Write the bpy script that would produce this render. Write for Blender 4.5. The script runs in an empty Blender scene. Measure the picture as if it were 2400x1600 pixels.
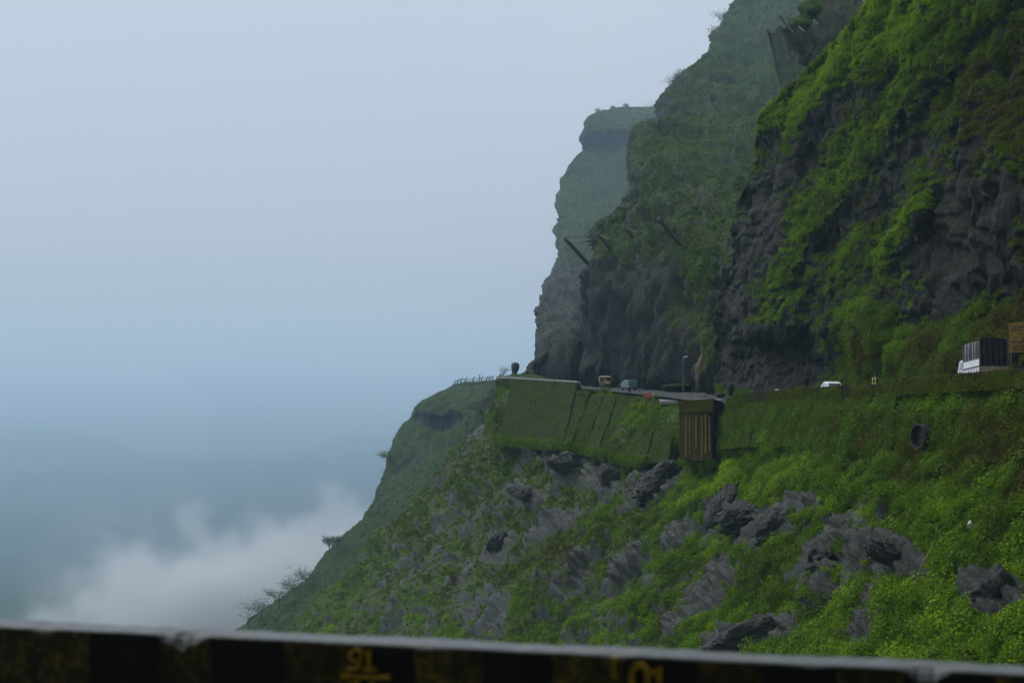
import bpy, bmesh, math, random
import numpy as np
from mathutils import Vector, Matrix

random.seed(7)
rng = np.random.default_rng(11)
SC = bpy.context.scene
COL = SC.collection

# ------------------------------------------------------------------ camera, world, sun, exposure
F = 4000.0            # focal length in photograph pixels (photograph 2400 wide)
HOR = 900.0           # photograph row of the eye level
cam_d = bpy.data.cameras.new('camera')
cam = bpy.data.objects.new('camera', cam_d); COL.objects.link(cam)
cam_d.sensor_width = 36.0
cam_d.lens = 36.0 * F / 2400.0
cam_d.shift_y = (HOR - 800.0) / 2400.0
cam.rotation_euler = (math.radians(90), 0, 0)
cam_d.clip_start = 0.1; cam_d.clip_end = 9000
cam_d.dof.use_dof = True
cam_d.dof.focus_distance = 170.0
cam_d.dof.aperture_fstop = 1.8
SC.camera = cam

SUN_EL, SUN_AZ = math.radians(52), math.radians(-62)      # azimuth from +Y towards +X
world = bpy.data.worlds.new('World'); SC.world = world
world.use_nodes = True
wn = world.node_tree; wn.nodes.clear()
wo = wn.nodes.new('ShaderNodeOutputWorld'); wb = wn.nodes.new('ShaderNodeBackground')
sky = wn.nodes.new('ShaderNodeTexSky'); sky.sky_type = 'NISHITA'; sky.sun_disc = False
sky.sun_elevation = SUN_EL; sky.sun_rotation = SUN_AZ
sky.dust_density = 4.0; sky.air_density = 1.4
mixw = wn.nodes.new('ShaderNodeMix'); mixw.data_type = 'RGBA'; mixw.inputs[0].default_value = 0.90
wtc = wn.nodes.new('ShaderNodeTexCoord'); wsp = wn.nodes.new('ShaderNodeSeparateXYZ'); wrp = wn.nodes.new('ShaderNodeValToRGB')
wn.links.new(wtc.outputs['Generated'], wsp.inputs[0]); wn.links.new(wsp.outputs[2], wrp.inputs[0])      # overcast deck: brighter towards the zenith
wrp.color_ramp.elements[0].position = 0.0; wrp.color_ramp.elements[0].color = (.555, .605, .705, 1)
wrp.color_ramp.elements[1].position = 1.0; wrp.color_ramp.elements[1].color = (1.10, 1.16, 1.25, 1)
wml = wn.nodes.new('ShaderNodeMix'); wml.data_type = 'RGBA'; wml.blend_type = 'MULTIPLY'; wml.inputs[0].default_value = 1.0
wml.inputs[7].default_value = (10, 10, 10, 1); wn.links.new(wrp.outputs[0], wml.inputs[6]); wn.links.new(wml.outputs[2], mixw.inputs[7])
wn.links.new(sky.outputs[0], mixw.inputs[6]); wn.links.new(mixw.outputs[2], wb.inputs[0])
wb.inputs[1].default_value = 0.1
wn.links.new(wb.outputs[0], wo.inputs[0])

sun_d = bpy.data.lights.new('sun', 'SUN'); sun_d.energy = 1.5; sun_d.angle = math.radians(25)
sun_d.color = (1.0, 0.96, 0.90)
sun = bpy.data.objects.new('sun', sun_d); COL.objects.link(sun)
sdir = Vector((math.sin(SUN_AZ) * math.cos(SUN_EL), math.cos(SUN_AZ) * math.cos(SUN_EL), math.sin(SUN_EL)))
sun.rotation_euler = sdir.to_track_quat('Z', 'Y').to_euler()
SC.view_settings.view_transform = 'Standard'; SC.view_settings.look = 'None'
SC.view_settings.gamma = 1.0; SC.view_settings.use_curve_mapping = False
SC.view_settings.exposure = 0.0
SC.cycles.max_bounces = 5; SC.cycles.diffuse_bounces = 2; SC.cycles.glossy_bounces = 2
SC.cycles.volume_bounces = 1; SC.cycles.transparent_max_bounces = 6
SC.cycles.use_denoising = True

# ------------------------------------------------------------------ helpers
def P(px, py, Y):
    """world point that the photograph shows at (px, py) when it stands Y metres away"""
    return ((px - 1200.0) / F * Y, Y, (HOR - py) / F * Y)

_perm = np.random.default_rng(3).permutation(256); _perm = np.concatenate([_perm, _perm, _perm])
_g = np.random.default_rng(4).normal(size=(256, 3)); _g /= np.linalg.norm(_g, axis=1)[:, None]
def perlin(p):
    p = np.asarray(p, float); i = np.floor(p).astype(int); f = p - i; i &= 255
    w = f * f * f * (f * (f * 6 - 15) + 10)
    out = 0
    for dx in (0, 1):
        wx = w[:, 0] if dx else 1 - w[:, 0]
        for dy in (0, 1):
            wy = w[:, 1] if dy else 1 - w[:, 1]
            for dz in (0, 1):
                wz = w[:, 2] if dz else 1 - w[:, 2]
                h = _perm[_perm[_perm[(i[:, 0] + dx) & 255] + ((i[:, 1] + dy) & 255)] + ((i[:, 2] + dz) & 255)]
                g = _g[h]
                out = out + wx * wy * wz * (g[:, 0] * (f[:, 0] - dx) + g[:, 1] * (f[:, 1] - dy) + g[:, 2] * (f[:, 2] - dz))
    return out * 1.6
def fbm(p, oct=4, gain=0.5, lac=2.03):
    a, s, q = 1.0, 0, np.asarray(p, float)
    for k in range(oct):
        s = s + a * perlin(q + 17.3 * k); a *= gain; q = q * lac
    return s
def ridged(p, oct=4, gain=0.55, lac=2.1):
    a, s, q = 1.0, 0, np.asarray(p, float)
    for k in range(oct):
        s = s + a * (1 - np.abs(perlin(q + 9.1 * k)) * 2); a *= gain; q = q * lac
    return s
def sstep(a, b, x):
    t = np.clip((x - a) / (b - a), 0, 1); return t * t * (3 - 2 * t)

def tag(o, label=None, cat=None, group=None, kind=None):
    if label: o['label'] = label
    if cat: o['category'] = cat
    if group: o['group'] = group
    if kind: o['kind'] = kind
    elif cat and 'kind' not in o: o['kind'] = 'thing'
    return o
def empty(name, loc, label, cat, group=None, rz=0.0):
    o = bpy.data.objects.new(name, None); COL.objects.link(o)
    o.location = loc; o.rotation_euler = (0, 0, rz); o.empty_display_size = 0.3
    return tag(o, label, cat, group)
def copy_tree(o, parent=None):
    c = o.copy(); COL.objects.link(c); c.parent = parent
    for ch in o.children: copy_tree(ch, c)
    return c

class MB:
    """collects simple shapes and links them as ONE mesh object"""
    def __init__(s): s.v = []; s.f = []
    def add(s, vs, fs):
        n = len(s.v); s.v += [tuple(v) for v in vs]; s.f += [tuple(i + n for i in f) for f in fs]; return s
    def box(s, c, d, rz=0.0, taper=1.0):
        x, y, z = d[0] / 2, d[1] / 2, d[2] / 2; cr, sr = math.cos(rz), math.sin(rz); vs = []
        for sz in (-1, 1):
            t = taper if sz > 0 else 1.0
            for sx, sy in ((-1, -1), (1, -1), (1, 1), (-1, 1)):
                a, b = sx * x * t, sy * y * t
                vs.append((c[0] + a * cr - b * sr, c[1] + a * sr + b * cr, c[2] + sz * z))
        return s.add(vs, [(0, 3, 2, 1), (4, 5, 6, 7), (0, 1, 5, 4), (1, 2, 6, 5), (2, 3, 7, 6), (3, 0, 4, 7)])
    def tube(s, pts, r, n=6, r2=None, cap=True):
        pts = [Vector(p) for p in pts]; m = len(pts); vs = []; fs = []
        for i, p in enumerate(pts):
            d = (pts[min(i + 1, m - 1)] - pts[max(i - 1, 0)]).normalized()
            u = d.cross(Vector((0, 0, 1)))
            if u.length < 1e-3: u = d.cross(Vector((0, 1, 0)))
            u.normalize(); w = d.cross(u)
            rr = r if r2 is None else r + (r2 - r) * i / max(1, m - 1)
            for k in range(n):
                a = 2 * math.pi * k / n; vs.append(p + u * (rr * math.cos(a)) + w * (rr * math.sin(a)))
        for i in range(m - 1):
            for k in range(n):
                fs.append((i * n + k, i * n + (k + 1) % n, (i + 1) * n + (k + 1) % n, (i + 1) * n + k))
        if cap: fs += [tuple(range(n - 1, -1, -1)), tuple(range((m - 1) * n, m * n))]
        return s.add(vs, fs)
    def slab(s, quad, t):
        """four corners (front face, counter-clockwise from the camera) extruded t metres to the back"""
        q = [Vector(p) for p in quad]
        n = (q[1] - q[0]).cross(q[-1] - q[0]).normalized()
        m = len(q); vs = q + [p - n * t for p in q]
        fs = [tuple(range(m)), tuple(range(2 * m - 1, m - 1, -1))] + [(i, i + m, (i + 1) % m + m, (i + 1) % m) for i in range(m)]
        return s.add(vs, fs)
    def prism(s, poly, h0, h1, axis='y'):
        m = len(poly); vs = []
        for h in (h0, h1):
            for a, b in poly: vs.append((a, h, b) if axis == 'y' else (h, a, b) if axis == 'x' else (a, b, h))
        fs = [tuple(range(m - 1, -1, -1)), tuple(range(m, 2 * m))] + [(i, (i + 1) % m, (i + 1) % m + m, i + m) for i in range(m)]
        return s.add(vs, fs)
    def ball(s, c, r, n=8, m=6):
        r = (r, r, r) if not hasattr(r, '__len__') else r
        vs = [(c[0], c[1], c[2] - r[2])]; fs = []
        for i in range(1, m):
            t = -math.pi / 2 + math.pi * i / m
            for k in range(n):
                a = 2 * math.pi * k / n
                vs.append((c[0] + r[0] * math.cos(t) * math.cos(a), c[1] + r[1] * math.cos(t) * math.sin(a), c[2] + r[2] * math.sin(t)))
        vs.append((c[0], c[1], c[2] + r[2]))
        for k in range(n): fs.append((0, 1 + (k + 1) % n, 1 + k))
        for i in range(m - 2):
            for k in range(n):
                a = 1 + i * n; fs.append((a + k, a + (k + 1) % n, a + n + (k + 1) % n, a + n + k))
        a = 1 + (m - 2) * n
        for k in range(n): fs.append((a + k, a + (k + 1) % n, len(vs) - 1))
        return s.add(vs, fs)
    def build(s, name, mat, parent=None, smooth=False, bevel=0.0):
        me = bpy.data.meshes.new(name); me.from_pydata(s.v, [], s.f)
        bm = bmesh.new(); bm.from_mesh(me)
        if len(s.f) < 20000: bmesh.ops.recalc_face_normals(bm, faces=bm.faces)
        if bevel: bmesh.ops.bevel(bm, geom=list(bm.edges), offset=bevel, segments=1, affect='EDGES')
        bm.to_mesh(me); bm.free()
        if smooth: me.polygons.foreach_set('use_smooth', [True] * len(me.polygons))
        if mat: me.materials.append(mat)
        o = bpy.data.objects.new(name, me); COL.objects.link(o)
        if parent: o.parent = parent
        return o

# ------------------------------------------------------------------ materials
def newmat(name):
    m = bpy.data.materials.new(name); m.use_nodes = True
    nt = m.node_tree; return m, nt, nt.nodes['Principled BSDF']
def N(nt, t, **kw):
    n = nt.nodes.new(t)
    for k, v in kw.items(): setattr(n, k, v)
    return n
def noise(nt, scale, detail=5, rough=0.55, coord=None, mapscale=None):
    n = N(nt, 'ShaderNodeTexNoise'); n.inputs['Scale'].default_value = scale
    n.inputs['Detail'].default_value = detail; n.inputs['Roughness'].default_value = rough
    if coord is None:
        tc = N(nt, 'ShaderNodeTexCoord'); coord = tc.outputs['Object']
    if mapscale:
        mp = N(nt, 'ShaderNodeMapping'); mp.inputs['Scale'].default_value = mapscale
        nt.links.new(coord, mp.inputs[0]); coord = mp.outputs[0]
    nt.links.new(coord, n.inputs['Vector']); return n.outputs[0]
def ramp(nt, fac, stops, interp='LINEAR'):
    r = N(nt, 'ShaderNodeValToRGB'); r.color_ramp.interpolation = interp
    e = r.color_ramp.elements
    while len(e) < len(stops): e.new(0.5)
    for el, (p, c) in zip(e, stops):
        el.position = p; el.color = (c[0], c[1], c[2], 1) if hasattr(c, '__len__') else (c, c, c, 1)
    nt.links.new(fac, r.inputs[0]); return r.outputs[0]
def mix(nt, f, a, b, blend='MIX'):
    m = N(nt, 'ShaderNodeMix', data_type='RGBA', blend_type=blend)
    for s, v in ((m.inputs[0], f), (m.inputs[6], a), (m.inputs[7], b)):
        if hasattr(v, 'is_linked') or isinstance(v, bpy.types.NodeSocket): nt.links.new(v, s)
        elif hasattr(v, '__len__'): s.default_value = (v[0], v[1], v[2], 1)
        else: s.default_value = v
    return m.outputs[2]
def bump(nt, bs, h, strength, dist):
    b = N(nt, 'ShaderNodeBump'); b.inputs['Strength'].default_value = strength; b.inputs['Distance'].default_value = dist
    nt.links.new(h, b.inputs['Height']); nt.links.new(b.outputs[0], bs.inputs['Normal'])
def plain(name, c, rough=0.6, var=0.25, scale=6.0, metal=0.0, spec=0.5):
    m, nt, bs = newmat(name)
    n = noise(nt, scale, 6)
    c2 = tuple(x * (1 - var) for x in c); c3 = tuple(min(1, x * (1 + var)) for x in c)
    nt.links.new(ramp(nt, n, [(0.3, c2), (0.7, c3)]), bs.inputs['Base Color'])
    bs.inputs['Roughness'].default_value = rough; bs.inputs['Metallic'].default_value = metal
    bs.inputs['Specular IOR Level'].default_value = spec
    return m

def terrain_mat(name, rock_a, rock_b, moss_a, moss_b, grain=1.0, streak=(1, 1, 1), rrough=0.5, spec=.16):
    m, nt, bs = newmat(name)
    co = N(nt, 'ShaderNodeTexCoord').outputs['Object']
    big = noise(nt, 0.12 * grain, 4, .6, co); med = noise(nt, 0.9 * grain, 8, .65, co, streak); fine = noise(nt, 5.0 * grain, 6, .7, co)
    rock = mix(nt, ramp(nt, med, [(.36, 0.0), (.64, 1.0)]), rock_a, rock_b)
    rock = mix(nt, ramp(nt, big, [(.46, 0.0), (.72, .60)]), rock, (.023, .0195, .0125))       # brown stain
    rock = mix(nt, ramp(nt, noise(nt, 0.5 * grain, 8, .7, co), [(.60, 0.0), (.72, .8)]), rock, (.040, .050, .048))  # pale lichen and wet veins
    rock = mix(nt, 1.0, rock, ramp(nt, noise(nt, 3.1 * grain, 9, .75, co, streak), [(.36, .30), (.52, 1.0), (.66, 1.8)]), 'MULTIPLY')      # cracks and wet grain
    moss = mix(nt, ramp(nt, fine, [(.3, 0.0), (.7, 1.0)]), moss_a, moss_b)
    moss = mix(nt, ramp(nt, big, [(.45, 0.0), (.7, .7)]), moss, (.055, .052, .014))
    at = N(nt, 'ShaderNodeAttribute', attribute_name='cover')
    ad = N(nt, 'ShaderNodeMath', operation='ADD'); nt.links.new(at.outputs['Fac'], ad.inputs[0])
    mm = N(nt, 'ShaderNodeMath', operation='MULTIPLY_ADD'); nt.links.new(noise(nt, 2.2 * grain, 7, .7, co), mm.inputs[0])
    mm.inputs[1].default_value = 1.3; mm.inputs[2].default_value = -0.65
    nt.links.new(mm.outputs[0], ad.inputs[1])
    fac = ramp(nt, ad.outputs[0], [(.40, 0.0), (.60, 1.0)])
    nt.links.new(mix(nt, fac, rock, moss), bs.inputs['Base Color'])
    nt.links.new(mix(nt, fac, (rrough,) * 3, (.85,) * 3), bs.inputs['Roughness'])
    bs.inputs['Specular IOR Level'].default_value = spec
    bump(nt, bs, mix(nt, .5, med, fine), 1.0, 0.5)
    return m

M = {}
M['cliff'] = terrain_mat('cliff_rock', (.0046, .0064, .0046), (.0140, .0175, .0128), (.018, .040, .005), (.042, .078, .008), 1.0, (1, 1, .35))
M['slope'] = terrain_mat('slope_rock', (.0075, .0108, .0078), (.0265, .0360, .0275), (.024, .052, .004), (.055, .100, .006), 1.0, (1.2, 1.2, .5), .36, .42)
M['far'] = terrain_mat('far_rock', (.006, .0115, .009), (.0155, .024, .020), (.024, .048, .012), (.048, .082, .018), 0.7, (1, 1, .5))
M['stone'] = terrain_mat('boulder_stone', (.011, .012, .013), (.040, .042, .045), (.022, .044, .006), (.046, .080, .008), 1.6, (1, 1, 1), .38)
M['asphalt'] = plain('wet_asphalt', (.040, .042, .045), .62, .3, 1.5, 0.0, .3)
M['concrete'] = plain('weathered_concrete', (.11, .115, .105), .55, .35, 3)
M['steel'] = plain('dull_steel', (.10, .105, .11), .5, .3, 4, .3)
M['dark_steel'] = plain('dark_steel', (.035, .04, .04), .55, .3, 4, .2)
M['white'] = plain('white_paint', (.72, .74, .76), .35, .08, 3)
M['glass'] = plain('window_glass', (.035, .045, .05), .08, .1, 3)
M['paleglass'] = plain('sky_pale_glass', (.33, .40, .44), .08, .1, 3)  # pale base colour stands in for sky reflected in the side windows
M['tarp'] = plain('black_tarpaulin', (.008, .009, .011), .5, .45, 5)
M['rust'] = plain('rusty_red_metal', (.16, .065, .05), .6, .35, 8)
M['cream'] = plain('cream_boards', (.34, .29, .18), .6, .3, 6)
M['tyre'] = plain('tyre_rubber', (.015, .015, .015), .8, .2, 6)
M['red'] = plain('red_lens', (.45, .02, .02), .3, .1, 6)
M['yellowpaint'] = plain('yellow_paint', (.36, .29, .03), .5, .2, 8)
M['hivis'] = plain('reflective_yellow', (.80, .80, .05), .5, .05, 8)
M['signyellow'] = plain('sign_yellow', (.19, .115, .004), .6, .35, 5)
M['signink'] = plain('sign_ink', (.03, .03, .035), .6, .1, 5)
M['orange'] = plain('orange_plastic', (.40, .10, .03), .5, .2, 5)
M['teal'] = plain('faded_teal_paint', (.10, .16, .15), .5, .25, 5)
M['skin'] = plain('skin', (.22, .13, .09), .6, .1, 8)
M['cloth_dark'] = plain('dark_cloth', (.025, .027, .035), .85, .2, 10)
M['cloth_red'] = plain('red_cloth', (.28, .05, .05), .85, .2, 10)
M['cloth_blue'] = plain('blue_cloth', (.05, .09, .20), .85, .2, 10)
M['cloth_pale'] = plain('pale_cloth', (.55, .52, .52), .85, .15, 10)
M['bronze'] = plain('dark_statue_stone', (.030, .036, .034), .55, .3, 3)
M['bark'] = plain('wet_bark', (.050, .040, .032), .8, .35, 6)
M['drygrass'] = plain('dry_palm_leaf', (.13, .085, .04), .8, .35, 6)
M['ochre'] = plain('ochre_earth', (.15, .11, .05), .85, .35, 2)
M['bird'] = plain('bird_feather', (.03, .03, .035), .7, .2, 8)

# moss-grown concrete of the retaining walls
def mossy(name, base, moss, amount, stripes=False):
    m, nt, bs = newmat(name)
    co = N(nt, 'ShaderNodeTexCoord').outputs['Object']
    st = noise(nt, 1.1, 8, .65, co, (1.0, 1.0, .12)); bl = noise(nt, 0.55, 7, .65, co)
    base_c = mix(nt, ramp(nt, st, [(.32, 0.0), (.68, 1.0)]), tuple(x * .45 for x in base), base)
    f = ramp(nt, bl, [(amount - .12, 1.0), (amount + .12, 0.0)])
    mo = mix(nt, ramp(nt, noise(nt, 4, 6, .7, co), [(.3, 0.), (.7, 1.)]), tuple(x * .6 for x in moss), moss)
    nt.links.new(mix(nt, f, base_c, mo), bs.inputs['Base Color'])
    bs.inputs['Roughness'].default_value = .8; bs.inputs['Specular IOR Level'].default_value = .08
    bump(nt, bs, mix(nt, .7, bl, noise(nt, 5, 8, .75, co)), .8, .10)
    return m
M['mossy_far'] = mossy('mossy_concrete_far', (.022, .022, .010), (.018, .031, .003), .58)
M['mossy'] = mossy('mossy_concrete', (.027, .021, .005), (.024, .038, .002), .58)
M['butt'] = mossy('streaked_concrete', (.085, .060, .018), (.038, .042, .005), .42)
M['buttcap'] = mossy('mossy_cap', (.050, .044, .008), (.058, .062, .006), .6)
M['parapet'] = mossy('mossy_parapet', (.017, .012, .005), (.020, .026, .003), .50)

M['rib'] = mossy('pale_streak_concrete', (.24, .18, .075), (.05, .05, .01), .32)
M['dark_side'] = mossy('dark_side_concrete', (.016, .016, .012), (.018, .024, .006), .45)  # darker concrete for the right side of the buttress
M['pipe'] = plain('mossy_pipe', (.012, .016, .010), .7, .4, 3)
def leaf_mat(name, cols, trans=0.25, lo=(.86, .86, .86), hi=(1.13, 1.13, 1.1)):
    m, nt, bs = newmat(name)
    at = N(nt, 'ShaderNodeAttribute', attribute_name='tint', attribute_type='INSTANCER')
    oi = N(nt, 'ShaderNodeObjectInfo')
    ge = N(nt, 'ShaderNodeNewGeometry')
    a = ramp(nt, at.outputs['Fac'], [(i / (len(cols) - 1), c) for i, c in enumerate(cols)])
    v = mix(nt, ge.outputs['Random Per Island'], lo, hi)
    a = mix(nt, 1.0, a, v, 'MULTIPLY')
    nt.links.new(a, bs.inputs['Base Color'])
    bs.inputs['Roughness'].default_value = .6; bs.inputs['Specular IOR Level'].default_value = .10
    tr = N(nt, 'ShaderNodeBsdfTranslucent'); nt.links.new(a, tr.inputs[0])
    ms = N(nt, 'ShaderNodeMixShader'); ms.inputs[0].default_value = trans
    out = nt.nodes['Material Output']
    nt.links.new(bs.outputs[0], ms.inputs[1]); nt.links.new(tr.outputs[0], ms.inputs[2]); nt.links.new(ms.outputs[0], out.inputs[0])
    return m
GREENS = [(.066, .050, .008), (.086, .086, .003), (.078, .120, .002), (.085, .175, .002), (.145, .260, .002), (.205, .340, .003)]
M['leaf'] = leaf_mat('leaf', GREENS)
FGREENS = [(.040, .056, .008), (.042, .080, .008), (.060, .115, .009), (.085, .160, .010), (.115, .205, .012)]
M['farleaf'] = leaf_mat('far_leaf', FGREENS, .25, (.85, .85, .85), (1.15, 1.15, 1.1))
def static_leaf(name, c):
    m, nt, bs = newmat(name)
    ge = N(nt, 'ShaderNodeNewGeometry')
    nt.links.new(mix(nt, ge.outputs['Random Per Island'], tuple(x * .6 for x in c), tuple(x * 1.4 for x in c)), bs.inputs['Base Color'])
    bs.inputs['Roughness'].default_value = .6
    return m
M['treeleaf'] = static_leaf('tree_leaf', (.045, .080, .026))

# ------------------------------------------------------------------ terrain
def catmull(t, xs, ys):
    """ys (n,k) at xs (n) -> at t, monotone-ish cubic"""
    xs = np.asarray(xs, float); ys = np.asarray(ys, float)
    d = np.diff(ys, axis=0) / np.diff(xs)[:, None]
    m = np.zeros_like(ys); m[0] = d[0]; m[-1] = d[-1]
    a, b = d[:-1], d[1:]
    with np.errstate(divide='ignore', invalid='ignore'):
        hm = np.where(a * b > 0, 2 * a * b / (a + b), 0)
    m[1:-1] = hm
    i = np.clip(np.searchsorted(xs, t) - 1, 0, len(xs) - 2); h = xs[i + 1] - xs[i]; s = ((t - xs[i]) / h)[:, None]; h = h[:, None]
    return (2 * s**3 - 3 * s**2 + 1) * ys[i] + (s**3 - 2 * s**2 + s) * h * m[i] + (-2 * s**3 + 3 * s**2) * ys[i + 1] + (s**3 - s**2) * h * m[i + 1]
def polyline_resample(pts, n):
    p = np.array(pts, float); d = np.r_[0, np.cumsum(np.linalg.norm(np.diff(p, axis=0), axis=1))]
    return catmull(np.linspace(0, d[-1], n), d, p)
def loft(cols, nu, nv, us=None):
    """columns of (px, py, Y) -> (nu, nv, 3) world points"""
    c = np.array([polyline_resample([P(*q) for q in col], nv) for col in cols])
    us = np.arange(len(cols)) if us is None else us
    return catmull(np.linspace(us[0], us[-1], nu), us, c.reshape(len(cols), -1)).reshape(nu, nv, 3)
def grid_normals(G):
    du = np.gradient(G, axis=0); dv = np.gradient(G, axis=1)
    n = np.cross(du, dv); n /= np.maximum(np.linalg.norm(n, axis=2, keepdims=True), 1e-9)
    return n
def orient(Nn, G):
    """make the normals face the camera on the whole"""
    s = (Nn * G).sum(2)
    return -Nn if np.median(s) > 0 else Nn
def proj(G):
    Y = np.maximum(G[..., 1], 1.0)
    return 1200 + F * G[..., 0] / Y, HOR - F * G[..., 2] / Y
def ell(px, py, cx, cy, rx, ry, ang=0.0, soft=0.45):
    a = math.radians(ang); c, s = math.cos(a), math.sin(a)
    u = ((px - cx) * c + (py - cy) * s) / rx; v = (-(px - cx) * s + (py - cy) * c) / ry
    return 1 - sstep(1 - soft, 1 + soft, np.sqrt(u * u + v * v))
def band(px, py, pts, w):
    """1 on a polyline, falling to 0 at w"""
    p = np.array(pts, float); best = np.full(np.broadcast(px, py).shape, 1e9)
    for a, b in zip(p[:-1], p[1:]):
        d = b - a; t = np.clip(((px - a[0]) * d[0] + (py - a[1]) * d[1]) / (d @ d), 0, 1)
        best = np.minimum(best, np.hypot(px - a[0] - t * d[0], py - a[1] - t * d[1]))
    return 1 - sstep(0, w, best)
def build_grid(name, G, cover, mat, tint=None):
    nu, nv = G.shape[:2]
    me = bpy.data.meshes.new(name)
    idx = np.arange(nu * nv).reshape(nu, nv)
    q = np.stack([idx[:-1, :-1], idx[1:, :-1], idx[1:, 1:], idx[:-1, 1:]], -1).reshape(-1, 4)
    me.vertices.add(nu * nv); me.vertices.foreach_set('co', G.reshape(-1).astype(np.float32))
    me.loops.add(q.size); me.loops.foreach_set('vertex_index', q.reshape(-1).astype(np.int32))
    me.polygons.add(len(q)); me.polygons.foreach_set('loop_start', (np.arange(len(q)) * 4).astype(np.int32))
    me.polygons.foreach_set('use_smooth', np.ones(len(q), bool))
    me.update(calc_edges=True)
    at = me.attributes.new('cover', 'FLOAT', 'POINT'); at.data.foreach_set('value', cover.reshape(-1).astype(np.float32))
    me.materials.append(mat)
    o = bpy.data.objects.new(name, me); COL.objects.link(o); o['kind'] = 'structure'
    return o

SURF = {}     # name -> (grid, normals, cover, tone)

# --- the outer edge of the road (photograph column, distance, height of the kerb)
RO = np.array([  # X, Y, z(road)
    (22, 352, .4), (10, 337, .2), (1.5, 318, .2), (-2.6, 300, .1), (9.5, 262, -.6), (19.3, 215, -1.6), (23.7, 190, -2.3), (27.3, 168, -1.6), (28.9, 152, -1.2),
    (30.7, 135, -.5), (32, 122, -.1), (33, 110, -.1), (33.6, 95, -.1), (33.6, 80, -.2), (32.5, 62, -.6), (29.5, 44, -1.1), (24, 27, -1.7)])
def road_at(t): return catmull(np.atleast_1d(t), np.arange(len(RO)), RO)

# --- D, the near cliff above the road
bx = [1600, 1680, 1750, 1850, 1950, 2050, 2150, 2250, 2350, 2450, 2600, 2800, 3100]
by = [236, 222, 211, 196, 184, 170, 158, 147, 138, 130, 119, 106, 90]
sil = np.array([(2190, -160), (2070, -30), (2010, 40), (1955, 100), (1905, 150), (1835, 215), (1792, 270), (1772, 320), (1762, 370), (1747, 420),
                (1727, 480), (1717, 560), (1702, 640), (1678, 700), (1668, 760), (1674, 830), (1680, 915), (1682, 970)], float)
nu, nv = 600, 460
u = np.linspace(0, 1, nu)[:, None]; py = np.linspace(965, -160, nv)[None, :]
s_px = np.interp(py[0], sil[:, 1], sil[:, 0])[None, :]
# first 8 percent of the columns wrap round the corner and run back behind the crest
wrap = 0.07
uu = np.clip((u - wrap) / (1 - wrap), 0, 1) ** 1.15
px = s_px + uu * (3000 - s_px)
Yb = np.interp(px, bx, by)
z = (HOR - py) / F * Yb
h = (px - 1700) / F * 190                      # metres along the face
wq = z - 0.78 * h
pos = np.stack([px / 100, Yb * 0 + py / 100 + 0 * px, Yb / 40], -1)
warp = fbm(np.stack([h / 14 + 0 * z, z / 14, 0 * z + 3], -1).reshape(-1, 3), 4).reshape(px.shape)
p = wq / 10.5 + .8 * warp + .35
fr = p - np.floor(p)
st = np.floor(p) + sstep(.42, 1.0, fr)
p0 = (-0.78 * h) / 10.5 + 1.1 * warp * .4 + .35
amp = 4.6
st0 = np.floor(p0) + sstep(.42, 1.0, p0 - np.floor(p0))
Y = Yb + amp * (st - st0) * .92 + 0.05 * z
Y = Y + 1.2 * (1 - sstep(0, 140, px - s_px))            # edge rounds off backwards
Y = Y + 6.5 * ell(px, py, 1840, 868, 170, 75, 0, .5) - 1.6 * ell(px, py, 1850, 745, 190, 50, 0, .6)      # hollow under the overhang
Y = Y - 2.6 * ell(px, py, 2250, 560, 150, 260, 12, .9)                                                    # bulging rock dome
Y = Y - 2.6 * ell(px, py, 2030, 850, 110, 100, -12, .7) - 2.8 * ell(px, py, 2240, 850, 190, 90, -22, .7)     # overgrown banks at the foot
Y = Y - .6 * ell(px, py, 1960, 480, 60, 330, 36, .8)                                                      # the long diagonal rib
RIBS = [([(2330, 0), (2190, 130), (2080, 250), (1990, 390), (1900, 510), (1830, 640), (1790, 700)], 60), ([(2210, 10), (2130, 110), (2040, 190)], 45), ([(2140, 510), (2060, 610)], 55), ([(2400, 60), (2290, 160), (2200, 300)], 40), ([(2010, 560), (1940, 680)], 34)]
DARKS = [([(2070, 190), (1930, 310), (1820, 440), (1750, 600), (1720, 760)], 78), ([(2290, 190), (2160, 330), (2040, 520), (1950, 640), (1890, 760)], 62), ([(2150, 190), (2090, 230)], 30)]
rib_ = 0; dark_ = 0
for pts, w_ in RIBS: rib_ = np.maximum(rib_, band(px, py, pts, w_ * 1.3))
for pts, w_ in DARKS: dark_ = np.maximum(dark_, band(px, py, pts, w_ * 1.3))
Y = Y - 2.0 * rib_ + 1.6 * dark_
wr = np.clip(1 - u / wrap, 0, 1)
Y = Y + 34 * wr ** 1.6
px = px + wr * 90
G = np.stack([(px - 1200) / F * Y, Y + 0 * py, (HOR - py) / F * Y], -1)
G = np.where(wr[..., None] > 0, np.stack([G[..., 0], G[..., 1], (HOR - py) / F * (Y - 34 * wr ** 1.6) - 9 * wr], -1), G)
Nn = orient(grid_normals(G), G); Gf = G.reshape(-1, 3)
lay = (Gf @ np.array([.35, .15, .92])) / 2.1 + 1.0 * fbm(Gf / 5.0, 3); lay = np.floor(lay) + sstep(.62, 1.0, lay - np.floor(lay)) - lay
lay2 = (Gf @ np.array([.62, -.75, .12])) / 2.8 + .9 * fbm(Gf / np.array([4, 4, 9.0]), 3); lay2 = np.floor(lay2) + sstep(.7, 1.0, lay2 - np.floor(lay2)) - lay2
d = 1.2 * fbm(Gf / np.array([9, 9, 12]), 3) + .50 * (ridged(Gf / np.array([3.2, 3.2, 11.0]), 3) - 1) + .36 * lay + .62 * lay2 + .13 * fbm(Gf / np.array([.8, .8, 1.0]), 3)
G = G + Nn * d.reshape(nu, nv)[..., None]
Nn = orient(grid_normals(G), G)
ppx, ppy = proj(G)
nz = Nn[..., 2]
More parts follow.
